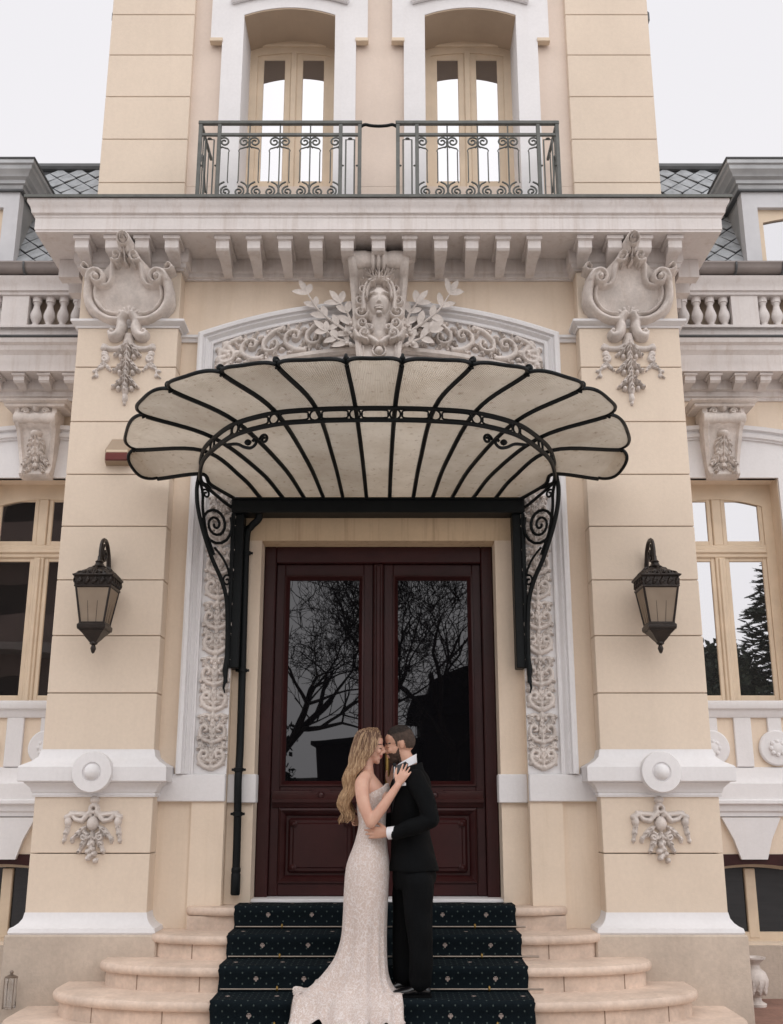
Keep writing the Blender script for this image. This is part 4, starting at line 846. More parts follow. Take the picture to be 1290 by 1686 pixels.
for i in range(13):
    A, B = lines[i], lines[i+1]; n = len(A); vs = []; uvs = []; W_ = 14
    for j in range(n):
        for k in range(W_+1):
            t = k/W_; q = A[j]*(1-t)+B[j]*t; sag = .018*sin(PI*t)*j/n; vs.append((q[0], q[1], q[2]+.012-sag)); uvs.append((t, j/n))
    # rounded outer tongue
    a, b_ = np.array(A[-1]), np.array(B[-1]); mid = (a+b_)/2; ch = np.hypot(*(b_-a)[:2])
    if i in (0, 12):
        s = -1 if i == 0 else 1; out = np.array((s*.55, -.08, -.20)); out = out/np.linalg.norm(out)
    else:
        out = np.array((mid[0]*1.0, mid[1], 0)); out = out/np.linalg.norm(out); out[2] = .05
    bul = .115 if 3 < i < 9 else (.135 if i in (2, 3, 9, 10) else (.11 if i in (1, 11) else .11))
    rim = []
    for rr in (.35, .7, 1.0):
        for k in range(W_+1):
            t = k/W_; tt = .5-.5*cos(PI*t); t = tt; f = (1-abs(2*t-1)**3.0)**.5; q = a*(1-tt)+b_*tt+out*bul*f*rr; vs.append((q[0], q[1], q[2]+.012-.018*sin(PI*t))); uvs.append((t, 1+.1*rr))
            if rr == 1.0: rim.append(vs[-1])
    nn = n+3; me = bpy.data.meshes.new('canopy_pane')
    me.from_pydata(vs, [], [(j*(W_+1)+k, j*(W_+1)+k+1, (j+1)*(W_+1)+k+1, (j+1)*(W_+1)+k) for j in range(nn-1) for k in range(W_)])
    ul = me.uv_layers.new(name='UVMap')
    for lp in me.loops: ul.data[lp.index].uv = uvs[lp.vertex_index]
    me.materials.append(CG); me.shade_smooth(); o = bpy.data.objects.new('pane', me); link(o, CN)
    fine = smooth_path(rim, 3); b = MB(); b.tube(fine, .0135, 6); obj('edge_rod', b, M['iron'], CN, smooth=60)
for s in (-1, 1):
    b = MB(); b.tube(edge(s), .016, 6); obj('end_rib', b, M['iron'], CN, smooth=60)
ringp = [(-x, y) for x, y in [(1.19,-.06),(1.36,-.20),(1.41,-.36)]]+[(-x, y) for x, y in RX[::-1]]+RX+[(1.41,-.36),(1.36,-.20),(1.19,-.06)]
RG = smooth_path([np.array(p) for p in ringp], 8)
for nm, z in (('ring_rail', 4.02), ('ring_rail', 4.108)):
    b = MB(); b.tube([(p[0], p[1], z) for p in RG], .0165, 6); obj(nm, b, M['iron'], CN, smooth=60)
# ovals and rings between the rails
cum = [0]
for i in range(1, len(RG)): cum.append(cum[-1]+math.dist(RG[i], RG[i-1]))
Lt = cum[-1]; at_ = lambda q: np.array([np.interp(q, cum, [p[0] for p in RG]), np.interp(q, cum, [p[1] for p in RG])])
bays = []
for p in [np.array((-x, y)) for x, y in RX[::-1]]+[np.array(p) for p in RX]: bays.append(cum[int(np.argmin([math.dist(p, q) for q in RG]))])
bays = [cum[24]-.16]+bays+[cum[-25]+.16]
for i, q in enumerate(bays):
    b = MB()
    b.tube([(*at_(q+.036*cos(R(a))), 4.064+.036*sin(R(a))) for a in range(0, 360, 24)], .0075, 5, closed=True); obj('ring_circle', b, M['iron'], CN, smooth=60)
    if i < len(bays)-1:
        m_ = (q+bays[i+1])/2; h_ = (bays[i+1]-q)/2-.048
        if h_ < .03: continue
        b = MB(); pts = [(*at_(m_+h_*max(-1, min(1, 1.25*cos(R(a))))), 4.064+.028*max(-1, min(1, 1.3*sin(R(a))))) for a in range(0, 360, 15)]
        b.tube(pts, .007, 5, closed=True); obj('ring_oval', b, M['iron'], CN, smooth=60)
b = MB(); b.cbox(-1.20, 1.20, -.10, .10, 3.83, 3.96, .01); b.box(-1.19, 1.19, -.13, -.02, 3.935, 3.95); obj('wall_beam', b, M['iron'], CN)
for s in (-1, 1):
    b = MB(); x0, x1 = sorted((s*1.10, s*1.18)); b.cbox(x0, x1, -.045, .10, 2.57, 3.83, .006); b.box(*sorted((s*1.17, s*1.20)), -.07, .0, 2.57, 3.83); obj('wall_post', b, M['iron'], CN)
    # scroll bracket in a plane turned slightly outwards
    o = np.array((s*1.175, -.05)); d = np.array((s*1.415-s*1.175, -.33+.05)); Ld = np.hypot(*d); d /= Ld
    F = lambda u, z: (o[0]+d[0]*u, o[1]+d[1]*u, z)
    def br(name, pts, r, nn=6):
        b = MB(); b.tube([F(*p) for p in pts], r, 6); return obj(name, b, M['iron'], CN, smooth=60)
    br('bracket_stay', smooth_path([(.39,4.06),(.405,3.95),(.385,3.80),(.32,3.62),(.22,3.42),(.12,3.27),(.055,3.12),(.03,2.9),(.025,2.6),(.03,2.45)], 6), .018)
    br('bracket_stay', smooth_path([(.38,4.03),(.345,3.93),(.335,3.80),(.29,3.62),(.20,3.45)], 6), .013)
    br('bracket_chord', smooth_path([(.39,4.03),(.30,3.985),(.20,3.94),(.08,3.89),(0,3.87)], 5), .014)
    br('bracket_scroll', [(p[0], p[1]) for p in spiral(.20, 3.70, .185, .012, 150, 2.6)], [.013]*20+[.011]*21)
    br('bracket_scroll', [(p[0], p[1]) for p in spiral(.31, 3.93, .045, .01, 0, 1.3)], .009)
    br('bracket_scroll', [(p[0], p[1]) for p in spiral(.055, 3.26, .05, .01, 100, -1.2)], .009)
    br('bracket_scroll', smooth_path([(.20,3.51),(.11,3.44),(.05,3.36),(.03,3.30)], 5), .010)
    b = MB(); b.tube([F(.03,2.66), F(.035,2.55), F(.03,2.47), F(.045,2.41), F(.03,2.37)], [.012,.022,.012,.009,.004], 8); obj('drop_finial', b, M['iron'], CN, smooth=60)
    # small scroll hanging inside the ring
    c0 = np.array((s*.95, -1.36)); dd = np.array((-s*.86, -.5)); dd = dd/np.hypot(*dd); b = MB()
    G = lambda u, z: (c0[0]+dd[0]*u, c0[1]+dd[1]*u, z)
    b.tube([G(u, z) for u, z in smooth_path([(-.14,4.0),(-.04,3.99),(.03,3.955),(.09,3.94),(.13,3.965),(.12,4.0),(.10,3.985)], 5)], .012, 6); b.tube([G(u, z) for u, z in spiral(.20,3.985,.04,.008,180,-1.4)], .010, 6); b.lathe([(0,-.025),(.02,-.015),(.028,0),(.02,.015),(0,.025)], G(.06,3.985), 8); obj('pendant_scroll', b, M['iron'], CN, smooth=60)

# ================================================================== rain pipe
DP = thing('downpipe', 'black iron rain pipe running down the left door jamb', 'pipe', (-1.08, .05, .9))
b = MB(); b.tube(smooth_path([(-.98,-.02,3.86),(-.985,.0,3.80),(-1.05,.03,3.74),(-1.085,.045,3.66),(-1.085,.045,3.2),(-1.075,.04,2.0),(-1.075,.0,1.70),(-1.072,.03,1.4),(-1.07,.04,.98),(-1.07,.03,.90)], 6), .030, 12); obj('pipe', b, M['iron'], DP, smooth=60)
for z, x, y in ((3.52,-1.084,.045),(2.56,-1.08,.042),(1.79,-1.075,.012),(1.46,-1.072,.022)):
    b = MB(); b.lathe([(.03,-.016),(.038,-.014),(.038,.014),(.03,.016)], (x, y, z), 14); b.cbox(x-.055, x+.055, y-.006, y+.01, z-.01, z+.01, .003); obj('collar', b, M['iron'], DP, smooth=50)
b = MB(); b.lathe([(.03,-.09),(.036,-.08),(.036,.06),(.032,.07),(.036,.08),(.036,.10),(.031,.11)], (-1.07,.035,.96), 14); obj('shoe', b, M['iron'], DP, smooth=50)

# ================================================================== wall lanterns
def lantern_glass():
    m = bpy.data.materials.new('frosted amber lantern glass'); m.use_nodes = True; n = m.node_tree.nodes; l = m.node_tree.links; n.clear()
    ge = n.new('ShaderNodeNewGeometry'); nz = n.new('ShaderNodeTexNoise'); nz.inputs['Scale'].default_value = 6; l.new(ge.outputs['Position'], nz.inputs['Vector'])
    c = n.new('ShaderNodeMix'); c.data_type = 'RGBA'; l.new(nz.outputs['Fac'], c.inputs[0]); c.inputs[6].default_value = (.60, .49, .38, 1); c.inputs[7].default_value = (.40, .31, .23, 1)
    t = n.new('ShaderNodeBsdfTranslucent'); l.new(c.outputs[2], t.inputs[0]); d = n.new('ShaderNodeBsdfDiffuse'); l.new(c.outputs[2], d.inputs[0]); g_ = n.new('ShaderNodeBsdfGlossy'); g_.inputs['Roughness'].default_value = .2
    a = n.new('ShaderNodeMixShader'); a.inputs[0].default_value = .5; l.new(t.outputs[0], a.inputs[1]); l.new(d.outputs[0], a.inputs[2]); e = n.new('ShaderNodeMixShader'); e.inputs[0].default_value = .08; l.new(a.outputs[0], e.inputs[1]); l.new(g_.outputs[0], e.inputs[2])
    o = n.new('ShaderNodeOutputMaterial'); l.new(e.outputs[0], o.inputs[0]); return m
LG = lantern_glass()
def lantern(s):
    T = thing('wall_lantern', 'bronzed four sided wall lantern '+('on the left pilaster, below the siren box' if s < 0 else 'on the right pilaster, beside the tree reflecting window'), 'lantern', (s*2.14, -.18, 2.65), 'entrance wall lanterns')
    cx, cy = s*2.14, -.46; rot = R(0)*s
    def sq(mb, rows, a0=PI/4):      # square lathe: rows of (half side, z)
        mb.lathe([(h*.82*math.sqrt(2), z) for h, z in rows], (cx, cy, 0), 4, a0=a0+rot)
    b = MB(); sq(b, [(.125,2.80),(.13,2.815),(.13,2.835),(.118,2.845),(.118,2.855)]); sq(b, [(.02,2.70),(.055,2.735),(.085,2.77),(.115,2.795),(.115,2.802)]); obj('base', b, M['bronze'], T)
    b = MB(); b.lathe([(.0,2.625),(.012,2.635),(.022,2.665),(.014,2.69),(.03,2.70),(.03,2.715),(.02,2.73)], (cx,cy,0), 12); obj('finial', b, M['bronze'], T, smooth=50)
    h0, h1, z0, z1 = .088, .130, 2.855, 3.115
    for k in range(4):
        a = rot+k*PI/2; ca_, sa = cos(a), sin(a); f = lambda u, v, z: (cx+u*ca_-v*sa, cy+u*sa+v*ca_, z)
        b = MB(); b.add([f(-h0+.006,-h0,z0), f(h0-.006,-h0,z0), f(h1-.006,-h1,z1), f(-h1+.006,-h1,z1), f(-h0+.006,-h0+.005,z0), f(h0-.006,-h0+.005,z0), f(h1-.006,-h1+.005,z1), f(-h1+.006,-h1+.005,z1)], [(0,1,2,3),(7,6,5,4),(0,4,5,1),(1,5,6,2),(2,6,7,3),(3,7,4,0)]); obj('pane', b, LG, T)
        b = MB(); b.tube([f(-h0,-h0,z0-.01), f(-h1,-h1,z1+.01)], .009, 6); obj('corner_bar', b, M['bronze'], T)
        b = MB(); b.tube([f(h1*.33,-h1+.003+.05*0,z1), f(h0*.33,-h0-.001,z0)], .002, 4); b.tube([f(-h1*.33,-h1+.003,z1), f(-h0*.33,-h0-.001,z0)], .002, 4); obj('glazing_bar', b, M['bronze'], T)
        # scrolled crest above the cornice band
        b = MB(); r_ = Relief(-.19, .19, 0, .115, .006)
        r_.leaf(0, 0, R(90), .10, .07, .02, 3)
        for q in (-1, 1):
            r_.stroke([(q*a_, b__) for a_, b__ in spiral(.055,.035,.03,.006,200,-1.4)], .009, .02); r_.stroke([(q*a_, b__) for a_, b__ in spiral(.115,.026,.024,.006,200,-1.3)], .008, .018); r_.leaf(q*.15, .0, R(90-q*30), .05, .03, .015, 2); r_.stroke([(0,.005),(q*.18,.005)], .012, .014)
        r_.mesh(b, lambda u, v, h: f(.82*u*(1-.55*v/.115), -.82*(.178-.9*v)-h, 3.205+v*.8), back=.006); obj('crest', b, M['bronze'], T, smooth=60)
        b = MB(); r_ = Relief(-.17, .17, 0, .06, .006)
        for i in range(5): r_.leaf(-.14+.07*i, .008, R(65), .06, .04, .012, 2); r_.stroke(spiral(-.12+.07*i, .03, .018, .005, 0, 1.2), .006, .012)
        r_.mesh(b, lambda u, v, h: f(.82*u, -.1395-h, 3.132+v), back=.004); obj('band_relief', b, M['bronze'], T, smooth=60)
    b = MB(); sq(b, [(.155,3.108),(.172,3.118),(.172,3.128),(.166,3.134),(.170,3.19),(.186,3.198),(.190,3.21),(.17,3.215),(.12,3.25),(.07,3.275),(.045,3.29)]); obj('roof', b, M['bronze'], T)
    b = MB(); b.lathe([(.05,3.285),(.055,3.295),(.04,3.305),(.028,3.325),(.034,3.335),(.018,3.35),(.016,3.38)], (cx,cy,0), 14); obj('collar', b, M['bronze'], T, smooth=50)
    b = MB(); b.lathe([(.02,2.90),(.02,3.06),(.0,3.07)], (cx,cy,0), 10); obj('lamp_tube', b, M['white'], T)
    b = MB(); P_ = smooth_path([(cx,-.165,3.18),(cx,-.19,3.32),(cx,-.225,3.44),(cx,-.29,3.515),(cx,-.37,3.53),(cx,-.43,3.495),(cx,-.455,3.43),(cx,-.46,3.36)], 6); b.tube(P_, list(np.linspace(.020, .013, len(P_))), 8)
    b.tube([(cx, -.335+u, 3.42+v) for u, v in spiral(0,0,.075,.012,110,1.4)], .012, 6); obj('arm', b, M['bronze'], T, smooth=60)
    b = MB(); b.cbox(cx-.045, cx+.045, -.20, -.178, 2.98, 3.28, .01); obj('wall_plate', b, M['bronze'], T)
lantern(-1); lantern(1)

# ================================================================== alarm siren box
SI = thing('alarm_siren', 'beige wedge shaped alarm siren with dark red lens on the left pilaster', 'siren', (-2.12, -.18, 4.2))
b = MB(); b.add([(-2.225,-.182,4.20),(-2.015,-.182,4.20),(-2.015,-.182,4.33),(-2.05,-.182,4.43),(-2.19,-.182,4.43),(-2.225,-.182,4.33),(-2.215,-.27,4.215),(-2.025,-.27,4.215),(-2.025,-.275,4.31),(-2.06,-.225,4.41),(-2.18,-.225,4.41),(-2.215,-.275,4.31)],
    [(0,1,2,3,4,5)[::-1],(6,7,8,11),(8,9,10,11),(0,1,7,6),(1,2,8,7),(2,3,9,8),(3,4,10,9),(4,5,11,10),(5,0,6,11)]); obj('housing', b, M['siren_w'], SI)
b = MB(); b.cbox(-2.212, -2.028, -.285, -.262, 4.215, 4.285, .01); obj('lens', b, M['siren_r'], SI)
b = MB(); b.cbox(-2.21, -2.03, -.275, -.262, 4.286, 4.312, .004); obj('lens_lip', b, M['cream_wood'], SI)

# ================================================================== balcony railings
def railing(s):
    T = thing('balcony_railing', 'grey green wrought iron balcony railing with scrolls '+('under the left tower window' if s < 0 else 'under the right tower window'), 'railing', (s*.86, -.45, 6.45), 'balcony railings')
    x0, x1 = sorted((s*.165, s*1.545)); y = -.45; zb, zt = 6.50, 7.235
    b = MB(); b.cbox(x0-.02, x1+.02, y-.02, y+.02, zt-.012, zt+.022, .005); obj('top_rail', b, M['rail'], T)
    b = MB(); b.cbox(x0, x1, y-.012, y+.012, zt-.125, zt-.098, .003); obj('mid_rail', b, M['rail'], T)
    b = MB(); b.cbox(x0-.02, x1+.02, y-.016, y+.016, zb-.025, zb+.012, .004); obj('bottom_rail', b, M['rail'], T)
    e = .165
    for x in (x0, x0+e, x1-e, x1): b = MB(); b.cbox(x-.016, x+.016, y-.016, y+.016, 6.452, zt-.01, .003); obj('post', b, M['rail'], T)
    c0, c1 = x0+e, x1-e; n = 4; w_ = (c1-c0)/n
    for k in range(1, n): b = MB(); b.tube([(c0+w_*k,y,zb),(c0+w_*k,y,zt)], .0065, 6); obj('baluster', b, M['rail'], T)
    for k in range(n):
        m_ = c0+w_*(k+.5)
        for q in (-1, 1):
            b = MB(); Z0, Z1 = zb+.012, zt-.125
            top = smooth_path([(.048,Z1-.32)]+[(.048,Z1-.16),(.052,Z1-.135),(.085,Z1-.115)], 3)
            sp = [(a_, c_) for a_, c_ in spiral(.086, Z1-.058, .060, .012, -70, 1.6)]
            b.tube([(m_+q*a_, y, c_) for a_, c_ in sp], .0085, 6); b.tube([(m_+q*.052, y, Z1-.125), (m_+q*.04, y, Z1-.145), (m_+q*.046, y, Z1-.16), (m_+q*.046, y, Z0+.16), (m_+q*.04, y, Z0+.14)], .0055, 6)
            b.tube([(m_+q*.052, y, Z1-.125), (m_+q*.075, y, Z1-.118), (m_+q*.107, y, Z1-.108)], .0068, 6)
            sp = [(a_, c_) for a_, c_ in spiral(.056, Z0+.056, .052, .011, 100, -1.6)]
            b.tube([(m_+q*a_, y, c_) for a_, c_ in sp], .0085, 6)
            b.tube([(m_+q*a_, y, c_) for a_, c_ in smooth_path([(.045,Z0+.005),(.10,Z0+.015),(.133,Z0+.06),(.115,Z0+.12),(.07,Z0+.15)], 4)], .0085, 6)
            obj('scroll', b, M['rail'], T, smooth=60)
    for xa in (x0, x1-e):
        b = MB(); q = [(xa+.045,y,zb+.03),(xa+e-.045,y,zb+.03),(xa+e-.045,y,zt-.16),(xa+.045,y,zt-.16)]; b.tube(q, .0075, 5, closed=True)
        for u in (.022, e-.022): b.lathe([(0,-.012),(.012,0),(0,.012)], (xa+u,y,6.82), 8)
        for z in (zb+.022, zt-.15): b.lathe([(0,-.014),(.02,0),(0,.014)], (xa+e/2,y,z), 8)
        obj('end_frame', b, M['rail'], T)
    # return to the tower wall
    xo = s*1.545; b = MB(); b.cbox(xo-.012, xo+.012, y+.017, .09, zt-.010, zt+.018, .004); b.cbox(xo-.01, xo+.01, y+.017, .09, zb-.02, zb+.01, .003)
    for k in range(3): b.tube([(xo, y+.14+.13*k, zb), (xo, y+.14+.13*k, zt)], .0065, 6)
    b.tube([(xo, y+.06+.3*t, 6.9+.12*sin(t*5)) for t in np.linspace(0, 1, 10)], .01, 5)
    obj('return', b, M['rail'], T)
    return T
TL = railing(-1); TR = railing(1)
b = MB(); b.tube(smooth_path([(-.165,-.45,7.20),(-.12,-.45,7.225),(-.07,-.45,7.215),(.0,-.45,7.21),(.07,-.45,7.215),(.12,-.45,7.225),(.165,-.45,7.20)], 4), .014, 8)
tag(obj('railing_link', b, M['iron'], None, smooth=60), 'short black iron bar bridging the gap between the two balcony railings', 'iron bar')

# ================================================================== urn and small glass lantern by the steps
b = MB(); b.lathe([(.0,.0),(.11,.0),(.115,.03),(.06,.06),(.05,.10),(.10,.16),(.15,.24),(.16,.32),(.13,.40),(.07,.45),(.06,.49),(.09,.53),(.14,.56),(.145,.58),(.12,.58),(.05,.50),(.0,.49)], (2.99,.62,0), 24); b.v = [(2.99+(x-2.99)*.62, .62+(y-.62)*.62, z*.62) for x, y, z in b.v]
UR = obj('urn', b, M['orn'], None, smooth=40); tag(UR, 'weathered stone urn on the ground behind the right plinth', 'urn')
r_ = Relief(-.15, .15, .14, .40, .01)
for q in (-.09, 0, .09): r_.leaf(q, .15, R(90), .18, .08, .02, 3)
b = MB(); r_.mesh(b, lambda u, v, h: (2.99+.62*u*.9, .62+.62*(-math.sqrt(max(.0, .155**2-(u*.9)**2))*(1-1.2*abs(v-.29))-h), v*.62), back=.03); obj('leaf_relief', b, M['orn'], UR, smooth=60)
JG = thing('candle_lantern', 'small clear glass candle lantern at the foot of the left plinth', 'lantern', (-2.56, -.40, .16))
gm = bpy.data.materials.new('clear glass'); gm.use_nodes = True; gb = gm.node_tree.nodes['Principled BSDF']; gb.inputs['Transmission Weight'].default_value = 1; gb.inputs['Roughness'].default_value = .02; gb.inputs['Base Color'].default_value = (.95,.95,.95,1)
b = MB(); b.lathe([(.04,.16),(.046,.165),(.046,.34),(.040,.36),(.038,.36),(.043,.335),(.043,.175),(.02,.17)], (-2.56,-.40,.0), 20); obj('glass_body', b, gm, JG, smooth=50)
b = MB(); b.lathe([(.0,.36),(.042,.36),(.044,.366),(.02,.376),(.008,.382),(.014,.395),(.010,.405),(0,.408)], (-2.56,-.40,.0), 16); obj('lid', b, M['steel'], JG, smooth=50)
b = MB()
for k in range(4): a = PI/4+k*PI/2; b.tube([(-2.56+.048*cos(a),-.40+.048*sin(a),.16),(-2.56+.048*cos(a),-.40+.048*sin(a),.362)], .0035, 5)
obj('frame', b, M['steel'], JG)
# ================================================================== the couple
def skin_mat(name, c1, c2, rough=.5):
    m = mat(name, c1, rough, .05, 14, .05, 220, col2=c2); b = m.node_tree.nodes['Principled BSDF']
    b.inputs['Subsurface Weight'].default_value = .12; b.inputs['Subsurface Radius'].default_value = (.012, .005, .003); b.inputs['Subsurface Scale'].default_value = 1; return m
M.update(
 skin_b=skin_mat('fair skin', (.64, .39, .29), (.58, .32, .235)), skin_g=skin_mat('light olive skin', (.56, .33, .235), (.48, .26, .18)),
 suit=mat('black wool suit', (.0020, .0027, .0036), .8, .15, 5, .35, 420, spec=.14), satin=mat('black satin', (.008, .009, .012), .32, .1, 10, .05, 80),
 shirt=mat('white shirt cotton', (.75, .75, .78), .8, .02, 12, .1, 300), shoe=mat('polished black leather', (.006, .006, .007), .12, .1, 10, .02, 60),
 hair_g=mat('cropped dark brown hair', (.034, .021, .015), .7, .2, 45, .8, 520, col2=(.012, .008, .006)), beard=mat('short dark beard', (.085, .045, .030), .8, .2, 70, .7, 600, col2=(.030, .018, .013)),
 hair_f=mat('faded side hair', (.075, .047, .034), .8, .2, 70, .5, 600, col2=(.034, .022, .016)), lip=mat('rose lips', (.42, .14, .12), .4, .05, 30), dark_hair=mat('dark lashes', (.012, .008, .006), .6))
def lace_mat():
    m = bpy.data.materials.new('champagne lace over nude lining'); m.use_nodes = True; n = m.node_tree.nodes; l = m.node_tree.links; b = n['Principled BSDF']; b.inputs['Roughness'].default_value = .75; b.inputs['Sheen Weight'].default_value = .25
    g_ = n.new('ShaderNodeNewGeometry'); mp = n.new('ShaderNodeMapping'); mp.inputs['Scale'].default_value = (1, 1, .75); l.new(g_.outputs['Position'], mp.inputs[0])
    ns = n.new('ShaderNodeTexNoise'); ns.inputs['Scale'].default_value = 24; ns.inputs['Detail'].default_value = 3; l.new(mp.outputs[0], ns.inputs['Vector'])
    ad = n.new('ShaderNodeMix'); ad.data_type = 'RGBA'; ad.blend_type = 'LINEAR_LIGHT'; ad.inputs[0].default_value = .045; l.new(mp.outputs[0], ad.inputs[6]); l.new(ns.outputs['Color'], ad.inputs[7])
    v = n.new('ShaderNodeTexVoronoi'); v.feature = 'DISTANCE_TO_EDGE'; v.inputs['Scale'].default_value = 42; l.new(ad.outputs[2], v.inputs['Vector'])
    v2 = n.new('ShaderNodeTexVoronoi'); v2.feature = 'DISTANCE_TO_EDGE'; v2.inputs['Scale'].default_value = 120; l.new(ad.outputs[2], v2.inputs['Vector'])
    r = n.new('ShaderNodeMapRange'); r.inputs[1].default_value = .02; r.inputs[2].default_value = .11; r.inputs[3].default_value = 1; r.inputs[4].default_value = 0; l.new(v.outputs['Distance'], r.inputs[0])
    r2 = n.new('ShaderNodeMapRange'); r2.inputs[1].default_value = .02; r2.inputs[2].default_value = .10; r2.inputs[3].default_value = .30; r2.inputs[4].default_value = 0; l.new(v2.outputs['Distance'], r2.inputs[0])
    mxn = n.new('ShaderNodeMath'); mxn.operation = 'MAXIMUM'; l.new(r.outputs[0], mxn.inputs[0]); l.new(r2.outputs[0], mxn.inputs[1])
    c = n.new('ShaderNodeMix'); c.data_type = 'RGBA'; l.new(mxn.outputs[0], c.inputs[0]); c.inputs[6].default_value = (.585, .475, .42, 1); c.inputs[7].default_value = (.76, .70, .68, 1); l.new(c.outputs[2], b.inputs['Base Color'])
    bp = n.new('ShaderNodeBump'); bp.inputs['Strength'].default_value = .5; bp.inputs['Distance'].default_value = .004; l.new(mxn.outputs[0], bp.inputs['Height']); l.new(bp.outputs[0], b.inputs['Normal']); return m
M['lace'] = lace_mat()
def blonde():
    m = mat('balayage blonde hair', (.40, .245, .125), .42, .3, 70, .5, 300, col2=(.20, .11, .055)); n = m.node_tree.nodes; l = m.node_tree.links; b = n['Principled BSDF']; src = b.inputs['Base Color'].links[0].from_socket
    g_ = n.new('ShaderNodeNewGeometry'); sp = n.new('ShaderNodeSeparateXYZ'); l.new(g_.outputs['Position'], sp.inputs[0]); r = n.new('ShaderNodeMapRange'); r.inputs[1].default_value = 1.72; r.inputs[2].default_value = 2.0; l.new(sp.outputs[2], r.inputs[0])
    q = n.new('ShaderNodeMix'); q.data_type = 'RGBA'; l.new(r.outputs[0], q.inputs[0]); l.new(src, q.inputs[6]); q.inputs[7].default_value = (.125, .062, .036, 1)
    oi = n.new('ShaderNodeTexNoise'); oi.inputs['Scale'].default_value = 62; mp = n.new('ShaderNodeMapping'); mp.inputs['Scale'].default_value = (1.5, 1.5, .12); l.new(g_.outputs['Position'], mp.inputs[0]); l.new(mp.outputs[0], oi.inputs['Vector'])
    r3 = n.new('ShaderNodeMapRange'); r3.inputs[1].default_value = .47; r3.inputs[2].default_value = .60; r3.inputs[4].default_value = .55; l.new(oi.outputs['Fac'], r3.inputs[0])
    q2 = n.new('ShaderNodeMix'); q2.data_type = 'RGBA'; l.new(r3.outputs[0], q2.inputs[0]); l.new(q.outputs[2], q2.inputs[6]); q2.inputs[7].default_value = (.62, .43, .26, 1); l.new(q2.outputs[2], b.inputs['Base Color']); return m
M['blonde'] = blonde()

def ball(mb, c, r, n=14, mtx=None):
    r = (r, r, r) if not hasattr(r, '__len__') else r; vs = []; k = n//2+1
    for i in range(k+1):
        p = PI*i/k
        for j in range(n): vs.append((r[0]*sin(p)*cos(2*PI*j/n), r[1]*sin(p)*sin(2*PI*j/n), r[2]*cos(p)))
    vs = [Vector(v)+Vector(c) for v in vs]
    if mtx is not None: vs = [mtx @ v for v in vs]
    mb.add(vs, [(i*n+j, (i+1)*n+j, (i+1)*n+(j+1) % n, i*n+(j+1) % n) for i in range(k) for j in range(n)])
def limb(mb, pts, rs, n=14, sub=5):
    P = smooth_path(pts, sub); q = np.interp(np.linspace(0, 1, len(P)), np.linspace(0, 1, len(rs)), rs); mb.tube(P, list(q), n); ball(mb, P[0], q[0]); ball(mb, P[-1], q[-1])
def loft(mb, rings, n=28, sub=4):
    """rings (cx, cy, z, rx, ry[, dz/dx]) stacked upwards"""
    A = np.array([list(r)+[0]*(6-len(r)) for r in rings], float); A = np.array(smooth_path(A, sub)); vs = []
    for c in A:
        for j in range(n):
            a = 2*PI*j/n; x = c[3]*cos(a); vs.append((c[0]+x, c[1]+c[4]*sin(a), c[2]+c[5]*x))
    m_ = len(A); mb.add(vs, [(i*n+j, i*n+(j+1) % n, (i+1)*n+(j+1) % n, (i+1)*n+j) for i in range(m_-1) for j in range(n)]+[tuple(range(n))[::-1], tuple(range((m_-1)*n, m_*n))])
def fuse(name, mb, m, voxel=.005, it=5, wob=0, ws=14):
    me = mb.mesh(name, m); o = bpy.data.objects.new('tmp', me); COL.objects.link(o)
    a = o.modifiers.new('r', 'REMESH'); a.mode = 'VOXEL'; a.voxel_size = voxel; a.adaptivity = 0
    s_ = o.modifiers.new('s', 'SMOOTH'); s_.iterations = it; s_.factor = .5
    dg = bpy.context.evaluated_depsgraph_get(); out = bpy.data.meshes.new_from_object(o.evaluated_get(dg)); bpy.data.objects.remove(o)
    out.materials.clear(); out.materials.append(m); out.name = name
    if wob:
        k = len(out.vertices); co = np.empty(k*3); no = np.empty(k*3); out.vertices.foreach_get('co', co); out.vertices.foreach_get('normal', no); co = co.reshape(-1, 3); no = no.reshape(-1, 3)
        f = np.sin(co[:,0]*ws+3*np.sin(co[:,2]*ws*.55+co[:,1]*9))*.6+np.sin(co[:,2]*ws*1.7+co[:,0]*ws*1.3+2*np.sin(co[:,1]*ws))*.4
        out.vertices.foreach_set('co', (co+no*(f*wob)[:,None]).ravel())
    out.shade_smooth(); return out
def shell(name, me, m, fn, push, jit=0):
    """faces of a finished body mesh that satisfy fn, lifted off as hair or beard"""
    k = len(me.vertices); co = np.empty(k*3); no = np.empty(k*3); me.vertices.foreach_get('co', co); me.vertices.foreach_get('normal', no); co = co.reshape(-1, 3); no = no.reshape(-1, 3)
    val = fn(co); fs = [tuple(p.vertices) for p in me.polygons if all(val[v] > 0 for v in p.vertices)]
    used = sorted({v for f in fs for v in f}); ix = {v: i for i, v in enumerate(used)}; u = np.array(used)
    off = push*np.clip(val[u]*60, .12, 1)*(1+jit*rng.standard_normal(len(u)))
    P = co[u]+no[u]*off[:,None]; r = bpy.data.meshes.new(name); r.from_pydata(P.tolist(), [], [tuple(ix[v] for v in f) for f in fs]); r.materials.append(m); r.shade_smooth(); return r
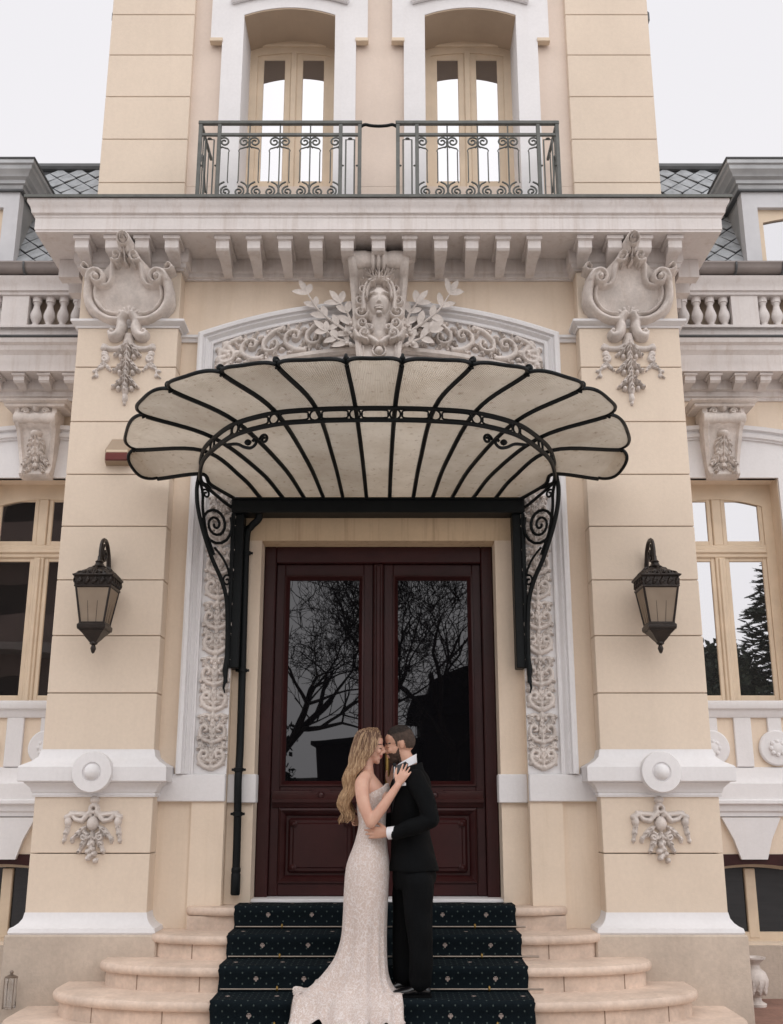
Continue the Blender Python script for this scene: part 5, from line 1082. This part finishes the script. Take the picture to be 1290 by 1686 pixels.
def head(mb, mtx, k=1.0, fem=False):
    B = lambda c, r: ball(mb, [q*k for q in c], [q*k for q in r], 16, mtx)
    B((-.012,0,.040), (.099,.076,.090)); B((-.04,0,.02), (.074,.070,.080)); B((.045,0,.045), (.050,.058,.055))
    j = .9 if fem else 1.0
    B((.036,0,-.030), (.062*j,.060*j,.075)); B((.052,0,-.078), (.045*j,.042*j,.038)); B((.075,0,-.100), (.022*j,.024*j,.020)); B((.005,0,-.055), (.045*j,.054*j,.05))
    B((.062,0,.005), (.038,.048,.05)); 
    for s in (-1, 1):
        B((.070,s*.030,.022), (.022,.022,.010)); B((.070,s*.034,-.025), (.026,.022,.022)); B((.078,s*.031,.004), (.014,.015,.009))
        B((-.012,s*.074,-.002), (.018,.009,.031)); B((-.004,s*.070,-.022), (.010,.010,.012))
    limb_ = lambda pts, rs: limb(mb, [tuple(mtx @ (Vector(p)*k)) for p in pts], [r*k for r in rs], 10, 3)
    limb_([(.090,0,.022),(.104,0,.002),(.118,0,-.020)], [.010,.010,.012*j]); B((.113,0,-.024), (.013,.016*j,.009)); B((.104,0,-.030), (.012,.014,.008))
    B((.098,0,-.052), (.011,.022,.0075)); B((.096,0,-.066), (.010,.019,.0075)); B((.088,0,-.045), (.016,.026,.014))
def hand(mb, w, f, n, ts=1, k=1.0, curl=.35, spread=.12, tdir=None):
    w = Vector(w); f = Vector(f).normalized(); n = Vector(n); n = (n-f*n.dot(f)).normalized(); l = f.cross(n)*ts
    at = lambda a, b, c=0: tuple(w+(f*a+l*b+n*c)*k)
    for a, b, r in ((.0,0,.026),(.025,0,.031),(.05,.0,.034),(.072,.0,.034)):
        mb_v = []
    rings = [(-.01,.024,.019),(.02,.029,.018),(.045,.036,.016),(.075,.039,.0135),(.088,.034,.010)]; vs = []; q = 16
    for a, hw, th in rings:
        for j in range(q): vs.append(w+(f*a+l*hw*cos(2*PI*j/q)+n*th*sin(2*PI*j/q))*k)
    mb.add(vs, [(i*q+j, i*q+(j+1) % q, (i+1)*q+(j+1) % q, (i+1)*q+j) for i in range(len(rings)-1) for j in range(q)]+[tuple(range(q))[::-1], tuple(range((len(rings)-1)*q, len(rings)*q))])
    for i, (off, ln) in enumerate(((.029,.070),(.0095,.078),(-.0105,.072),(-.029,.056))):
        p = Vector(at(.078-.006*abs(i-1), off)); a = 0; d0 = (f+l*spread*(off/.03)).normalized(); pts = [tuple(p-d0*.012*k)]
        for t in (.44, .32, .24):
            a += curl*(.55+.25*(i/3)); d = d0*cos(a)-n*sin(a); pts.append(tuple(p)); p = p+d*ln*t*k
        pts.append(tuple(p)); limb(mb, pts, [.0092*k,.0090*k,.0083*k,.0074*k,.0062*k], 8, 2)
    td = (f*.72+l*.62-n*.22).normalized() if tdir is None else Vector(tdir).normalized()
    p0 = Vector(at(.018,.024,-.004)); p1 = p0+td*.034*k; p2 = p1+(td*.8+f*.5).normalized()*.030*k; p3 = p2+(td*.5+f*.8).normalized()*.022*k
    limb(mb, [tuple(p0), tuple(p1), tuple(p2), tuple(p3)], [.0135*k,.0115*k,.0098*k,.0075*k], 8, 3)

YC = -.93; FZ = .345
# ---------------------------------------------------------------- groom
GR = thing('person', 'bearded man in black suit and bow tie holding the woman at her waist', 'person', (.24, YC, FZ))
HM = Matrix.Translation((.168, YC, 1.932)) @ Matrix.Rotation(R(180), 4, 'Z') @ Matrix.Rotation(R(13), 4, 'Y')
b = MB(); head(b, HM, .99)
limb(b, [(.195,YC,1.86),(.225,YC,1.80),(.245,YC,1.72)], [.054,.057,.068])
loft(b, [(.27,YC,1.00,.10,.13),(.255,YC,1.12,.125,.155),(.24,YC,1.32,.105,.14),(.235,YC,1.50,.115,.155),(.235,YC,1.64,.115,.165),(.24,YC,1.73,.085,.15),(.24,YC,1.78,.055,.06)])
NA = [(.275,-1.085,1.685),(.325,-1.135,1.57),(.365,-1.155,1.44)]; NF = [(.365,-1.155,1.44),(.24,-1.165,1.385),(.10,-1.135,1.352)]
limb(b, NA, [.052,.047,.040]); limb(b, NF, [.040,.038,.027]); hand(b, (.085,-1.128,1.350), (-1,.13,.06), (0,-1,.10), 1, 1.03, .16, .10)
FA = [(.26,-.765,1.685),(.24,-.66,1.56),(.19,-.62,1.44)]; FF = [(.19,-.62,1.44),(.06,-.68,1.42),(-.075,-.76,1.415)]
limb(b, FA, [.052,.047,.040]); limb(b, FF, [.040,.038,.027]); hand(b, (-.09,-.775,1.42), (-.75,-.62,.10), (-.62,.75,.1), -1, 1.0, .75, .08)
for px, py, dx in ((.275,-1.02,.02), (.235,-.85,-.045)): limb(b, [(px,py,1.06),(px,py,.83),(px+dx,py,.42)], [.085,.058,.035])
body = fuse('body', b, M['skin_g'], .0048, 4); obj('body', body, None, GR)
HI = HM.inverted()
def loc(co): return (np.array(HI)[:3,:3] @ co.T).T+np.array(HI)[:3,3]
def f_hair(co):
    p = loc(co)/.99; x, y, z = p.T
    line = np.interp(x, [-.12,-.06,-.035,-.030,.012,.016,.027,.032,.044,.058,.075,.10], [-.045,-.042,-.036,.020,.020,-.014,-.014,.030,.062,.080,.090,.095])
    return np.where(z > -.08, z-line, -1)
obj('hair_sides', shell('hair_sides', body, M['hair_f'], f_hair, .0016, .3), None, GR)
obj('hair', shell('hair', body, M['hair_g'], lambda co: np.minimum(f_hair(co), loc(co)[:,2]/.99-.070-.25*np.maximum(0, -loc(co)[:,0]-.04)), .0045, .5), None, GR)
def f_beard(co):
    p = loc(co)/.99; x, y, z = p.T; top = np.interp(x, [.0,.012,.028,.045,.075,.12], [-.01,-.010,-.030,-.050,-.042,-.036]); v = np.minimum(top-z, np.minimum(x-.012, z+.125))
    mouth = (x > .088) & (np.abs(z+.060) < .011) & (np.abs(y) < .02); return np.where(mouth, -1, v)*1.0
obj('beard', shell('beard', body, M['beard'], f_beard, .0030, .35), None, GR)
def f_brow(co):
    p = loc(co)/.99; x, y, z = p.T; return np.where((x > .055) & (np.abs(y) > .012) & (np.abs(y) < .055), .005-np.abs(z-.026+.10*(np.abs(y)-.02)), -1)
obj('eyebrows', shell('eyebrows', body, M['dark_hair'], f_brow, .003, .2), None, GR)
b = MB()
for s in (-1, 1): b.tube([tuple(HM @ (Vector(q)*.99)) for q in ((.090,s*.018,.001),(.088,s*.030,-.003),(.079,s*.044,-.001))], .0028, 6)
obj('lashes', b, M['dark_hair'], GR)
# shirt collar, cuffs, bow tie
b = MB(); loft(b, [(.205,YC,1.775,.082,.085,.45),(.212,YC,1.81,.072,.073,.5),(.218,YC,1.835,.066,.067,.55)], 28, 3)
for c, r0 in (((.100,-1.135,1.352), .037),): pass
b2 = MB(); b2.tube([(.135,-1.146,1.356),(.088,-1.130,1.3505)], [.041,.040], 18); obj('cuff', b2, M['shirt'], GR, smooth=50)
obj('shirt_collar', b, M['shirt'], GR, smooth=50)
b = MB(); b.prism([(-.07,1.50),(.07,1.50),(.085,1.78),(-.085,1.78)], .118, .126, lambda u, z, h: (h+.10*abs(u)+(1.78-z)*-.02, YC+u, z)); obj('shirt_front', b, M['shirt'], GR)
b = MB()
for s in (-1, 1): b.add([(.128,YC+s*.004,1.778),(.120,YC+s*.062,1.806),(.120,YC+s*.062,1.744),(.145,YC+s*.004,1.776),(.142,YC+s*.062,1.806),(.142,YC+s*.062,1.744),(.128,YC+s*.004,1.764),(.145,YC+s*.004,1.762)], [(0,1,2,6),(3,7,5,4),(0,3,4,1),(1,4,5,2),(2,5,7,6),(6,7,3,0)])
ball(b, (.132,YC,1.772), (.014,.016,.018), 10); obj('bow_tie', b, M['satin'], GR)
# jacket
b = MB(); loft(b, [(.262,YC,1.105,.168,.185),(.258,YC,1.16,.160,.185),(.246,YC,1.30,.138,.172),(.240,YC,1.42,.130,.168),(.238,YC,1.55,.140,.185),(.240,YC,1.65,.140,.192),(.246,YC,1.71,.120,.180),(.252,YC,1.755,.092,.130),(.250,YC,1.79,.074,.084,.4)], 32)
limb(b, [(.27,-1.06,1.695),(.285,-1.10,1.66),(.335,-1.145,1.56),(.372,-1.160,1.435)], [.070,.072,.066,.058]); limb(b, [(.372,-1.160,1.435),(.245,-1.168,1.385),(.135,-1.145,1.356)], [.058,.055,.043])
limb(b, [(.26,-.80,1.695),(.27,-.76,1.66),(.25,-.665,1.56),(.195,-.625,1.435)], [.070,.072,.066,.058]); limb(b, [(.195,-.625,1.435),(.07,-.68,1.42),(-.045,-.75,1.416)], [.058,.052,.042])
obj('jacket', fuse('jacket', b, M['suit'], .007, 6, .0055, 19), None, GR)
b = MB()
for s in (-1,):
    pts = [(.205,1.815),(.150,1.79),(.125,1.70),(.118,1.58),(.112,1.47),(.135,1.58),(.185,1.66),(.172,1.69),(.200,1.705),(.225,1.80)]
    ysurf = lambda x, z: YC-.195*math.sqrt(max(0, 1-((x-.242)/.146)**2))*float(np.interp(z, [1.42,1.55,1.65,1.71,1.76,1.82], [.89,.97,1.0,.93,.70,.44]))-.006
    b.add([(x, ysurf(x, z), z) for x, z in pts]+[(x, ysurf(x, z)-.006, z) for x, z in pts], [tuple(range(10)), tuple(range(10, 20))[::-1]]+[(i, (i+1) % 10, 10+(i+1) % 10, 10+i) for i in range(10)])
obj('lapel', b, M['satin'], GR)
b = MB(); pts = [(.168,1.652),(.206,1.656),(.207,1.672),(.190,1.682),(.176,1.672)]; b.add([(x, ysurf(x, z)-.008, z) for x, z in pts]+[(x, ysurf(x, z)-.014, z) for x, z in pts], [(0,1,2,3,4),(9,8,7,6,5)]+[(i, (i+1) % 5, 5+(i+1) % 5, 5+i) for i in range(5)]); obj('pocket_square', b, M['shirt'], GR)
# trousers
b = MB()
loft(b, [(.262,YC,.99,.125,.155),(.262,YC,1.08,.145,.168),(.25,YC,1.25,.12,.155)], 24)
limb(b, [(.285,-1.02,1.04),(.288,-1.02,.84),(.300,-1.015,.62),(.296,-1.01,.43)], [.108,.094,.078,.074]); limb(b, [(.225,-.86,1.04),(.205,-.85,.84),(.190,-.85,.62),(.196,-.85,.44)], [.105,.090,.076,.072])
obj('trousers', fuse('trousers', b, M['suit'], .007, 5, .006, 15), None, GR)
for px, py in ((.318,-1.01), (.222,-.85)):
    b = MB(); rows = [(.045,.018,.020,.045),(.035,.034,.030,.06),(.0,.038,.036,.085),(-.05,.038,.034,.080),(-.10,.044,.036,.058),(-.15,.046,.030,.046),(-.185,.036,.022,.038),(-.205,.014,.010,.026)]; q = 16; vs = []
    for dx, hw, _, ht in rows:
        for j in range(q):
            a = 2*PI*j/q; vs.append((px+dx, py+hw*cos(a), FZ-.006+max(0, ht*(.5+.5*sin(a))*1.0 if sin(a) > -.6 else 0)))
    b.add(vs, [(i*q+j, i*q+(j+1) % q, (i+1)*q+(j+1) % q, (i+1)*q+j) for i in range(len(rows)-1) for j in range(q)]+[tuple(range(q))[::-1], tuple(range((len(rows)-1)*q, len(rows)*q))])
    obj('shoe', b, M['shoe'], GR, smooth=70)
    b = MB(); b.prism([(px+.05,py-.03),(px+.05,py+.03),(px-.04,py+.036),(px-.15,py+.048),(px-.20,py+.02),(px-.20,py-.02),(px-.15,py-.048),(px-.04,py-.036)], FZ-.012, FZ+.004, XY); obj('sole', b, M['suit'], GR)
# ---------------------------------------------------------------- bride
BR = thing('person', 'woman with long wavy blonde hair in strapless lace gown with train', 'person', (-.06, YC, FZ))
YB = -.94
BM = Matrix.Translation((-.040, YB, 1.918)) @ Matrix.Rotation(R(-4), 4, 'Z') @ Matrix.Rotation(R(9), 4, 'Y')
b = MB(); head(b, BM, .91, True)
limb(b, [(-.055,YB,1.86),(-.060,YB,1.79),(-.062,YB,1.72)], [.043,.044,.055])
loft(b, [(-.04,YB,1.00,.12,.145),(-.045,YB,1.14,.132,.16),(-.03,YB,1.28,.098,.128),(-.022,YB,1.40,.082,.112),(-.025,YB,1.50,.090,.122),(-.022,YB,1.60,.106,.132),(-.045,YB,1.67,.088,.135),(-.062,YB,1.725,.060,.115),(-.062,YB,1.76,.042,.06)])
for s in (-1, 1): ball(b, (.035,YB+s*.062,1.585), (.060,.060,.060))
limb(b, [(-.068,-1.045,1.705),(-.088,-1.085,1.66),(-.075,-1.125,1.54),(-.028,-1.140,1.418)], [.046,.050,.044,.037]); limb(b, [(-.028,-1.140,1.418),(.05,-1.150,1.515),(.150,-1.145,1.655)], [.037,.036,.024])
hand(b, (.155,-1.142,1.665), (.50,.05,.86), (.18,-1,.0), -1, .92, .10, .16)
limb(b, [(-.066,-.84,1.705),(-.07,-.80,1.66),(-.03,-.76,1.54),(.02,-.73,1.44)], [.046,.050,.044,.037]); limb(b, [(.02,-.73,1.44),(.06,-.74,1.55),(.105,-.76,1.65)], [.037,.035,.024]); hand(b, (.105,-.762,1.66), (.35,.0,.93), (.3,1,0), 1, .92, .1, .1)
for py in (-1.01, -.87): limb(b, [(-.05,py,1.04),(-.05,py,.80),(-.07,py,.42)], [.09,.055,.035])
bbody = fuse('body', b, M['skin_b'], .0046, 4); obj('body', bbody, None, BR)
BI = BM.inverted()
def locb(co): return ((np.array(BI)[:3,:3] @ co.T).T+np.array(BI)[:3,3])/.91
def f_cap(co):
    p = locb(co); x, y, z = p.T; side = np.abs(y); line = np.where(x > .05, .075-.1*(.09-x), np.where(x > .0, .02+(x)*1.0, -.12)); return np.where(z > -.11, np.minimum(z-line, .05-x+.6*np.maximum(0, z-.02)), -1)
obj('hair_cap', shell('hair_cap', bbody, M['blonde'], f_cap, .006, .05), None, BR)
b = MB()
for s in (-1, 1):
    b.tube([tuple(BM @ (Vector(q)*.91)) for q in ((.092,s*.017,.002),(.091,s*.030,-.004),(.081,s*.046,-.001))], .0030, 6)
obj('lashes', b, M['dark_hair'], BR)
def f_browb(co):
    p = locb(co); x, y, z = p.T; return np.where((x > .055) & (np.abs(y) > .012) & (np.abs(y) < .055), .0045-np.abs(z-.030+.10*(np.abs(y)-.02)), -1)
obj('eyebrows', shell('eyebrows', bbody, M['hair_g'], f_browb, .002, .1), None, BR)
def f_lip(co):
    p = locb(co); x, y, z = p.T; return np.where((x > .086) & (np.abs(y) < .022), .0125-np.abs(z+.058), -1)
obj('lips', shell('lips', bbody, M['lip'], f_lip, .0012), None, BR)
# hair in wavy locks
F = [(.008,2.043),(.028,2.002),(.008,1.935),(-.028,1.865),(-.080,1.80),(-.124,1.715),(-.150,1.61),(-.162,1.50),(-.155,1.415)]
Bk = [(-.05,2.047),(-.120,2.018),(-.156,1.94),(-.172,1.855),(-.196,1.765),(-.218,1.675),(-.236,1.58),(-.244,1.48),(-.226,1.40)]
HW = [.010,.072,.088,.090,.086,.084,.078,.070,.050]
F3 = smooth_path([(*p,) for p in F], 4); B3 = smooth_path([(*p,) for p in Bk], 4); H3 = np.interp(np.linspace(0, 1, len(F3)), np.linspace(0, 1, len(HW)), HW)
b = MB(); nu, nv = 19, 13; nT = len(F3); tt = np.linspace(0, 1, nT)
for iu in range(nu):
    for iv in range(nv):
        u = (iu+rng.uniform(-.3, .3))/(nu-1); v = -1+2*(iv+rng.uniform(-.2, .2))/(nv-1)
        if 0.10 < u < .90 and abs(v) < .66 and not (iv % 4 == 0): continue
        u = min(1.02, max(-.02, u)); ph = 1.4*u+.7*v+rng.uniform(-.28, .28); end = 1-rng.uniform(0, .13); pts = []
        wrap = math.sqrt(max(0, 1-(max(0, u-.25)/.80)**2))                      # back of the head is rounded
        for k in range(nT):
            t = tt[k]*end; q = np.array([np.interp(t, tt, [p[0] for p in F3]), np.interp(t, tt, [p[1] for p in F3])])*(1-u)+u*np.array([np.interp(t, tt, [p[0] for p in B3]), np.interp(t, tt, [p[1] for p in B3])])
            hw = np.interp(t, tt, H3)*(wrap if t < .5 else wrap*.6+.4); amp = .021*max(0, (t-.30)/.70)**.9+.002; wv = 2*PI*4.6*t+ph
            pts.append((q[0]+amp*sin(wv), YB+.0+v*hw+amp*.8*cos(wv)*(.6 if v < 0 else 1), q[1]))
        rr = [.0052+.0030*sin(PI*min(1, t*1.1)) if t < .9 else .0055*(1-t)*8+.0015 for t in tt]
        b.tube(pts, rr, 6, flat=.75)
obj('hair', b, M['blonde'], BR, smooth=80)
# gown: fitted body, flared lace train draped over the carpeted steps
def stepz(x, y):
    for (f, z) in FR:
        if y > f-.013: return z+.026
    return .026
nT, nA = 90, 150; vs = []
def soft(x, y):
    k_ = min(1, max(0, (-1.128-y-.026*abs(sin(x*16))-.014*abs(sin(x*29+1)))/.09)); k_ = k_*k_*(3-2*k_); k2 = min(1, max(0, (-1.43-y)/.075)); return .348-.16*k_-.16*k2
key = [  # z, cx, rx+ (towards man), rx- (behind her), ry near, ry far
 (1.625,-.020,.114,.100,.143,.143),(1.58,-.020,.120,.108,.146,.146),(1.50,-.024,.104,.100,.132,.132),(1.40,-.022,.092,.092,.122,.122),(1.28,-.03,.110,.112,.138,.138),(1.14,-.045,.142,.148,.172,.165),(.98,-.052,.142,.156,.178,.165),(.82,-.056,.138,.158,.170,.150),(.68,-.06,.138,.166,.160,.140),(.56,-.06,.140,.208,.175,.130),(.46,-.06,.150,.285,.195,.125),(.39,-.06,.180,.36,.225,.125),(.35,-.06,.22,.42,.27,.125),(.30,-.06,.25,.455,.36,.127),(.2,-.06,.262,.47,.47,.128),(.1,-.06,.265,.48,.56,.128)]
K = np.array(key); ts = np.linspace(0, 1, nT); src = np.linspace(0, 1, len(K)); Ks = np.array(smooth_path(K, 5)); src = np.linspace(0, 1, len(Ks))
for i, t in enumerate(ts):
    z, cx, rp, rm, rn, rf = [np.interp(t, src, Ks[:,c]) for c in range(6)]
    fl = max(0, (t-.42)/.58)
    for j in range(nA):
        a = 2*PI*j/nA; c, s_ = cos(a), sin(a); rx = rp if c > 0 else rm; ry = rf if s_ > 0 else rn
        fold = 1+fl**.75*(.12*sin(7*a+.6)+.085*sin(13*a+1.9*t+1)+.03*sin(19*a))+.016*sin(5*a+t*5)*max(0, min(1, (t-.35)*4))
        fold = 1+(fold-1)*(.25+.75*min(1, abs(s_)/.45))
        if s_ > 0: fold = 1+(fold-1)*.35
        x = cx+rx*c*fold; y = YB+ry*s_*fold; zz = z
        if t < .2: zz += (.055*c-.012)*(1-t/.2)+.012*math.exp(-((abs(a if a < PI else a-2*PI)-.55)/.3)**2)*(1-t/.2)     # neckline higher in front, low at back
        if fl > .4: zz = max(zz, soft(x, y)+.006+(.048*abs(sin(7.5*a+3*t))**1.5+.022*abs(sin(15*a-5*t)))*min(1, (fl-.4)*2.2)*min(1, abs(s_)*1.3)**1.5)
        vs.append((x, y, zz))
fs = [(i*nA+j, i*nA+(j+1) % nA, (i+1)*nA+(j+1) % nA, (i+1)*nA+j) for i in range(nT-1) for j in range(nA)]
b = MB(); b.add(vs, fs); DR = obj('gown', b, M['lace'], BR, smooth=170)
md = DR.modifiers.new('thick', 'SOLIDIFY'); md.thickness = .003; md.offset = -1
# ================================================================== what the windows reflect: garden and houses behind the photographer
M.update(bark=mat('dark wet bark', (.035, .026, .022), .9, .2, 6, .4, 30), needle=mat('dark conifer needles', (.05, .07, .045), .8, .25, 4), leafm=mat('dark evergreen leaves', (.055, .075, .045), .7, .3, 5),
 brown=mat('brown apartment facade', (.13, .095, .082), .85, .08, 1.2), slab=mat('grey balcony slab', (.20, .175, .16), .85, .08, 1.2), roofd=mat('dark house roof', (.018, .017, .018), .85, .1, 3), housew=mat('dark house wall', (.035, .03, .03), .9, .08, 2))
def bare_tree(x, y, h, seed, lean, label, fork=.28, spread=1.0):
    rg = random.Random(seed); T = thing('bare_tree', label, 'tree', (x, y, 0), 'bare trees reflected in the door glass'); tr = MB(); cr = MB()
    def grow(p, d, ln, r, dep):
        n = 4; pts = [p.copy()]; rs = [r]
        for i in range(n):
            d = (d+Vector((rg.uniform(-1, 1), rg.uniform(-1, 1), rg.uniform(-.5, .8)))*(.13 if dep < 2 else .24)).normalized(); p = p+d*ln/n; pts.append(p.copy()); rs.append(max(.006, r*(1-.42*(i+1)/n)))
        (tr if dep == 0 else cr).tube(pts, rs, 8 if dep < 2 else (5 if dep < 4 else 3))
        if dep >= 7: return
        k = 3 if dep < 5 else (2 if rg.random() < .5 else 3)
        for i in range(k):
            ax = d.orthogonal().normalized(); ax.rotate(Matrix.Rotation(rg.uniform(0, 2*PI), 3, d)); nd = d.copy(); nd.rotate(Matrix.Rotation(R(rg.uniform(22, 62))*spread, 3, ax)); nd.z += .12
            j = rg.choice((2, 3, 4, 4)) if dep else 4; grow(pts[j].copy(), nd.normalized(), ln*rg.uniform(.62, .86), max(.009, rs[j]*rg.uniform(.6, .85)), dep+1)
    grow(Vector((x, y, -.1)), Vector((lean, 0, 1)).normalized(), h*fork, .22, 0)
    o = obj('trunk', tr, M['bark'], T, smooth=60); obj('crown', cr, M['bark'], T)
bare_tree(1.5, -17.5, 11, 5, .0, 'tall bare tree in the garden, mirrored in the right door pane', .26)
bare_tree(-2.6, -16.5, 10, 12, .12, 'leaning bare tree in the garden, mirrored in the left door pane', .27, 1.15)
bare_tree(-.6, -21, 12, 23, -.05, 'farther bare tree in the garden, mirrored between the door panes', .28, 1.1)
# conifer
T = thing('conifer', 'dark layered conifer across the garden, mirrored in the right wing window', 'tree', (11.3, -19, 0)); b = MB(); b.tube([(11.3,-19,-.1),(11.3,-19,9.5)], [.2,.02], 8); obj('trunk', b, M['bark'], T); b = MB(); rg = random.Random(3)
for i in range(330):
    z = 1.0+8.4*(i/330)**.9; a = i*2.4; ln = max(.15, (9.6-z)*.40*rg.uniform(.75, 1.2)); d = Vector((cos(a), sin(a), .05)); side = Vector((-sin(a), cos(a), 0))
    for k in range(int(14+ln*16)):
        t = rg.uniform(.12, 1); c = Vector((11.3,-19,z))+d*ln*t+Vector((0,0,-.30*ln*t*t+.10*t))+side*rg.uniform(-.22, .22)*(1-t*.5)*ln*.6; q = rg.uniform(.10, .22); e = (d+side*rg.uniform(-1, 1)+Vector((0,0,rg.uniform(-.3, .4)))).normalized(); w_ = e.cross(Vector((rg.uniform(-1,1),rg.uniform(-1,1),1))).normalized()*.045
        b.add([c-e*q-w_, c-e*q+w_, c+e*q+w_*.3, c+e*q-w_*.3], [(0,1,2,3)])
obj('crown', b, M['needle'], T)
def evergreen(x, y, h, w_, seed, label):
    rg = random.Random(seed); T = thing('evergreen_tree', label, 'tree', (x, y, 0), 'evergreen trees across the garden'); b = MB(); b.tube([(x,y,-.1),(x+.1,y,h*.6)], [.14,.04], 8); obj('trunk', b, M['bark'], T); b = MB(); cl = [(rg.gauss(0, .45)*w_, rg.gauss(0, .45)*w_, h*rg.uniform(.12, .9), rg.uniform(.35, .7)) for _ in range(80)]
    for cx_, cy_, cz_, r_ in cl:
        sh = 1-.55*max(0, cz_/h-.5)*2
        for k in range(90):
            v = Vector((rg.gauss(0,1), rg.gauss(0,1), rg.gauss(0,1))).normalized()*r_*rg.uniform(.5, 1.08); c = Vector((x+cx_*sh, y+cy_*sh, cz_))+v; e = Vector((rg.uniform(-1,1),rg.uniform(-1,1),rg.uniform(-1,1))).normalized(); f_ = e.orthogonal().normalized(); q = rg.uniform(.09, .17); b.add([c-e*q, c+f_*q*.5, c+e*q, c-f_*q*.5], [(0,1,2,3)])
    obj('crown', b, M['leafm'], T)
evergreen(9.2, -18.5, 5.9, 1.5, 4, 'round dark evergreen nearest the pilaster in the right window reflection'); evergreen(10.6, -17.5, 4.8, 1.3, 6, 'lower dark evergreen below the conifer in the right window reflection'); evergreen(12.6, -18, 5.4, 1.4, 9, 'dark evergreen right of the conifer, mirrored in the basement window too')
evergreen(-4.1, -20.5, 6.6, .9, 15, 'added slim evergreen standing in for the dark strip at the left edge of the left door pane reflection')  # added behind the camera to darken the left strip of the door reflection
# houses
T = thing('apartment_block', 'brown apartment block with balcony bands, mirrored in the left wing windows', 'building', (-13, -24, 0)); b = MB(); b.box(-18.5, -7.6, -30, -22, 0, 17); obj('wall', b, M['brown'], T)
for k in range(5):
    z = 2.9+2.95*k; b = MB(); b.box(-18.4, -7.4, -22.1, -20.8, z, z+.28); obj('balcony_slab', b, M['slab'], T); b = MB(); b.box(-18.3, -7.5, -21.0, -20.9, z+.28, z+1.15); obj('balcony_parapet', b, M['brown'], T)
    for i in range(4): b = MB(); x = -17.4+2.5*i; b.box(x, x+1.5, -22.05, -21.98, z+.4, z+2.4); obj('window', b, M['dark'], T)
T = thing('low_house', 'low dark house with sloping roof, mirrored in the right door pane', 'house', (3, -26, 0)); b = MB(); b.box(.95, 8, -29, -23.5, 0, 4.3); obj('wall', b, M['housew'], T)
b = MB(); b.prism([(.55,4.15),(.75,4.65),(1.3,4.75),(1.35,5.1),(2.2,5.45),(5.0,6.6),(8.4,4.4),(8.4,4.15)], -29.4, -23.1, EL); obj('roof', b, M['roofd'], T)
T = thing('garden_shed', 'low flat roofed dark shed, mirrored in the left door pane', 'shed', (-1, -23, 0)); b = MB(); b.box(-2.1, .9, -25, -22.6, 0, 3.15); obj('wall', b, M['housew'], T); b = MB(); b.box(-2.25, 1.0, -25.1, -22.4, 3.15, 3.3); obj('roof', b, M['roofd'], T)
T = thing('garden_wall', 'dark garden wall closing the view behind the photographer', 'wall', (0, -31, 0)); b = MB(); b.box(-40, 40, -31.4, -31, 0, 2.2); obj('masonry', b, M['housew'], T); b = MB(); b.box(-40, 40, -31.5, -30.9, 2.2, 2.32); obj('coping', b, M['slab'], T)
